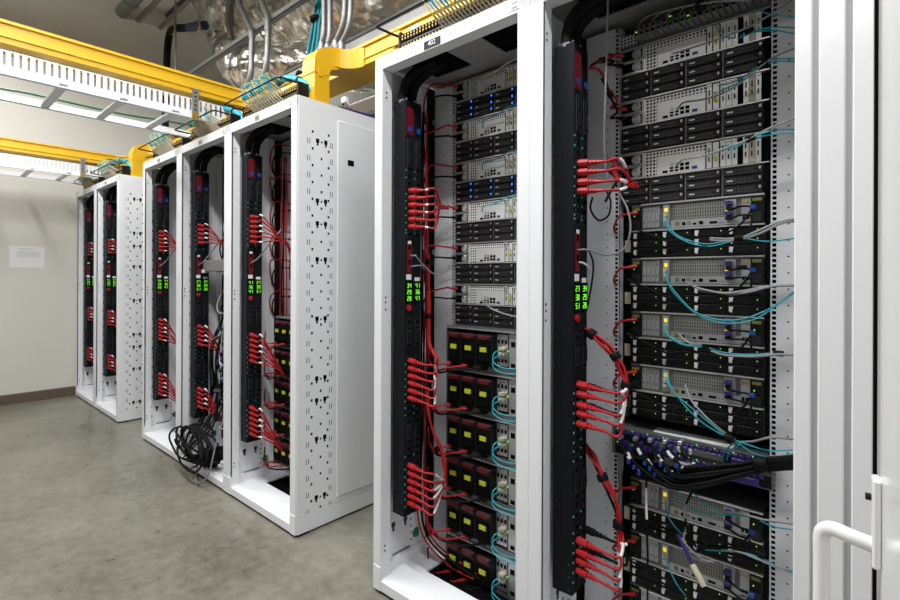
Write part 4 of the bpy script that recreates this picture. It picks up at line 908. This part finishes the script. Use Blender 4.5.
# ------------------------------------------------------------------ fibre panels standing on the racks
ad_me = me_of(MB().box(0, .012, -.012, 0, 0, .030, 0, .0015).box(.003, .009, -.013, -.012, .006, .012, 1).box(.003, .009, -.013, -.012, .018, .024, 1), 'adapter', ['black', 'yellow_fibre'])
def fibre_panel(key, near):
    x = RX[key]; t = thing('fibre_enclosure', 'black fibre patch panel on top of %s' % RP[key], 'patch panel', (x+.095, FY+.055, RH+.001), 'fibre panels on the racks')
    MB().box(0, .60, 0, .20, 0, .006, 0).box(0, .012, -.012, .05, 0, .092, 0).box(.588, .60, -.012, .05, 0, .092, 0).box(.012, .588, .001, .012, 0, .088, 0).box(.012, .588, -.006, .004, .042, .047, 1).build('frame', ['black', 'strut'], t)
    for k in range(34):
        for r_ in (0, 1): link('adapter', ad_me, t, (.018+k*.0168, 0, .008+r_*.042))
    MB().tube([(0, 0, .08), (-.008, -.02, .081), (-.025, -.10, .088), (-.020, -.108, .089), (0, -.11, .09), (.56, -.11, .09), (.59, -.10, .088), (.60, 0, .08)], .005, 6).build('wire_hoop', 'black', t)
    # beige boots and fibres of the patched half
    bm, fm, tm = MB(), MB(), MB()
    n_ = 17 if near else 12; x0 = .26 if near else .17
    for k in range(n_):
        for r_ in (0, 1):
            xa = x0+.0168*(k*1.0 if near else k*1.6); a = Vector((xa, -.014, .022+r_*.042)); b = a+Vector((-.012, -.055, .035)); c = b+Vector((-.03, -.02, .055))
            bm.tube([a, b], .0048, 4)
            e = Vector((xa-.10-.02*(k % 3), .02+.02*r_, .235+.01*(k % 4)))if near else Vector((.12+xa*.55, .04, .155+.02*math.sin(k*.26)))
            (fm if (k+r_) % 3 == 0 else tm).tube(spline([b, c, (c+e)/2+Vector((-.02, -.015, .02)), e, e+Vector((.05, .05, .02))], 4), .0022, 4)
    tag(bm.build('connector_boots', 'beige', t), kind='stuff'); tag(fm.build('yellow_fibres', 'yellow_fibre', t), kind='stuff'); tag(tm.build('teal_fibres', 'teal', t), kind='stuff')
    if not near:
        P = spline([(.08, -.06, .11), (.13, .0, .155), (.24, .04, .19), (.36, .05, .185), (.48, .05, .15), (.58, .06, .09), (.62, .08, .03)], 6)
        MB().tube(P, .019, 8).build('teal_bundle', 'teal', t)
        for i in (4, 11, 17, 25): MB().tube([P[i], P[i]+(P[i+1]-P[i]).normalized()*.02], .0205, 8).build('bundle_tie', 'black_cord', t)
    else:
        for k in range(8): MB().tube(spline([(.10+.02*k, .03, .22), (.12+.02*k, .05, .30), (.16+.03*k, .10, .36), (.30+.03*k, .2, .35)], 4), .0028, 5).build('fibre_riser', 'teal' if k % 3 else 'yellow_fibre', t)
for key in ('A1', 'A2', 'B1', 'B2', 'B3'): fibre_panel(key, False)
fibre_panel('N1', True)
# ------------------------------------------------------------------ ribbed frame and the open door at the right
t = thing('frame_post', 'ribbed glossy white upright post right of the nearest rack', 'post', (0, 0, 0))
yR = 1.300
X_ = lambda px: AY(px, 300, yR).x
MB().box(X_(794), X_(874), yR+.012, yR+.021, 0, 2.9).build('back_plate', 'rail_grey', t)
for (a, b) in ((794, 811.5), (818, 845), (852, 874)): MB().box(X_(a), X_(b), yR, yR+.014, 0, 2.9, 0, .0025).build('rib', 'white_gloss', t)
MB().box(X_(874), X_(905), yR+.012, yR+.06, 0, 2.9).build('side_plate', 'white_gloss', t)
a = AY(877.5, 300, .78); dl = Vector((.037, -.50, 0)); ln = dl.length; ang = math.atan2(dl.y, dl.x)
dt = tag(bpy.data.objects.new('door_1', None), kind='structure'); COL.objects.link(dt); dt.location = (a.x, a.y, 0); dt.rotation_euler = (0, 0, ang)
MB().box(0, ln, 0, .04, .02, 2.3, 0, .003).build('leaf', 'white_gloss', dt)          # local x along the leaf towards the camera, -y is the visible face
MB().box(-.004, .006, -.0035, .03, .02, 2.3).build('gasket', 'void', dt)
z0_ = AY(877, 569, .70).z; z1_ = AY(877, 479, .70).z
hp = MB().box(.05, .075, -.008, 0, z0_, z1_, 0, .002).build('handle_plate', 'white_gloss', dt)
MB().disc((.055, -.008, z0_+(z1_-z0_)*.74), .004, 'y', -.005, 8).build('screw', 'black', hp)
zc = z0_+(z1_-z0_)*.26-.004
hh = MB().tube(spline([(.0625, -.004, zc), (.06, -.025, zc+.003), (.054, -.040, zc+.004), (.050, -.048, zc+.0), (.048, -.052, zc-.010), (.048, -.052, zc-.04), (.048, -.052, zc-.14), (.048, -.052, zc-.24), (.05, -.046, zc-.262), (.0625, -.0, zc-.27)], 6), .0085, 14).build('handle', 'white_gloss', dt)
# ------------------------------------------------------------------ notice on the far wall
pa, pb = AX(9, 249, WX), AX(44.5, 271, WX)
t = thing('notice_sheet', 'white printed notice sheet taped to the far wall', 'notice', (WX+.001, min(pa.y, pb.y), pb.z))
w_, h_ = abs(pb.y-pa.y), pa.z-pb.z
MB().box(0, .001, 0, w_, 0, h_).build('sheet', 'label', t)
pr = MB().box(.001, .0014, .07, .19, h_*.86, h_*.89)
for r_ in range(5):
    pr.box(.001, .0014, .06, .235, h_*(.50+.06*r_), h_*(.50+.06*r_)+.003)
for c_ in range(7): pr.box(.001, .0014, .06+.029*c_, .063+.029*c_, h_*.5, h_*.75)
tag(pr.build('printed_table', 'zinc', t), kind='stuff')
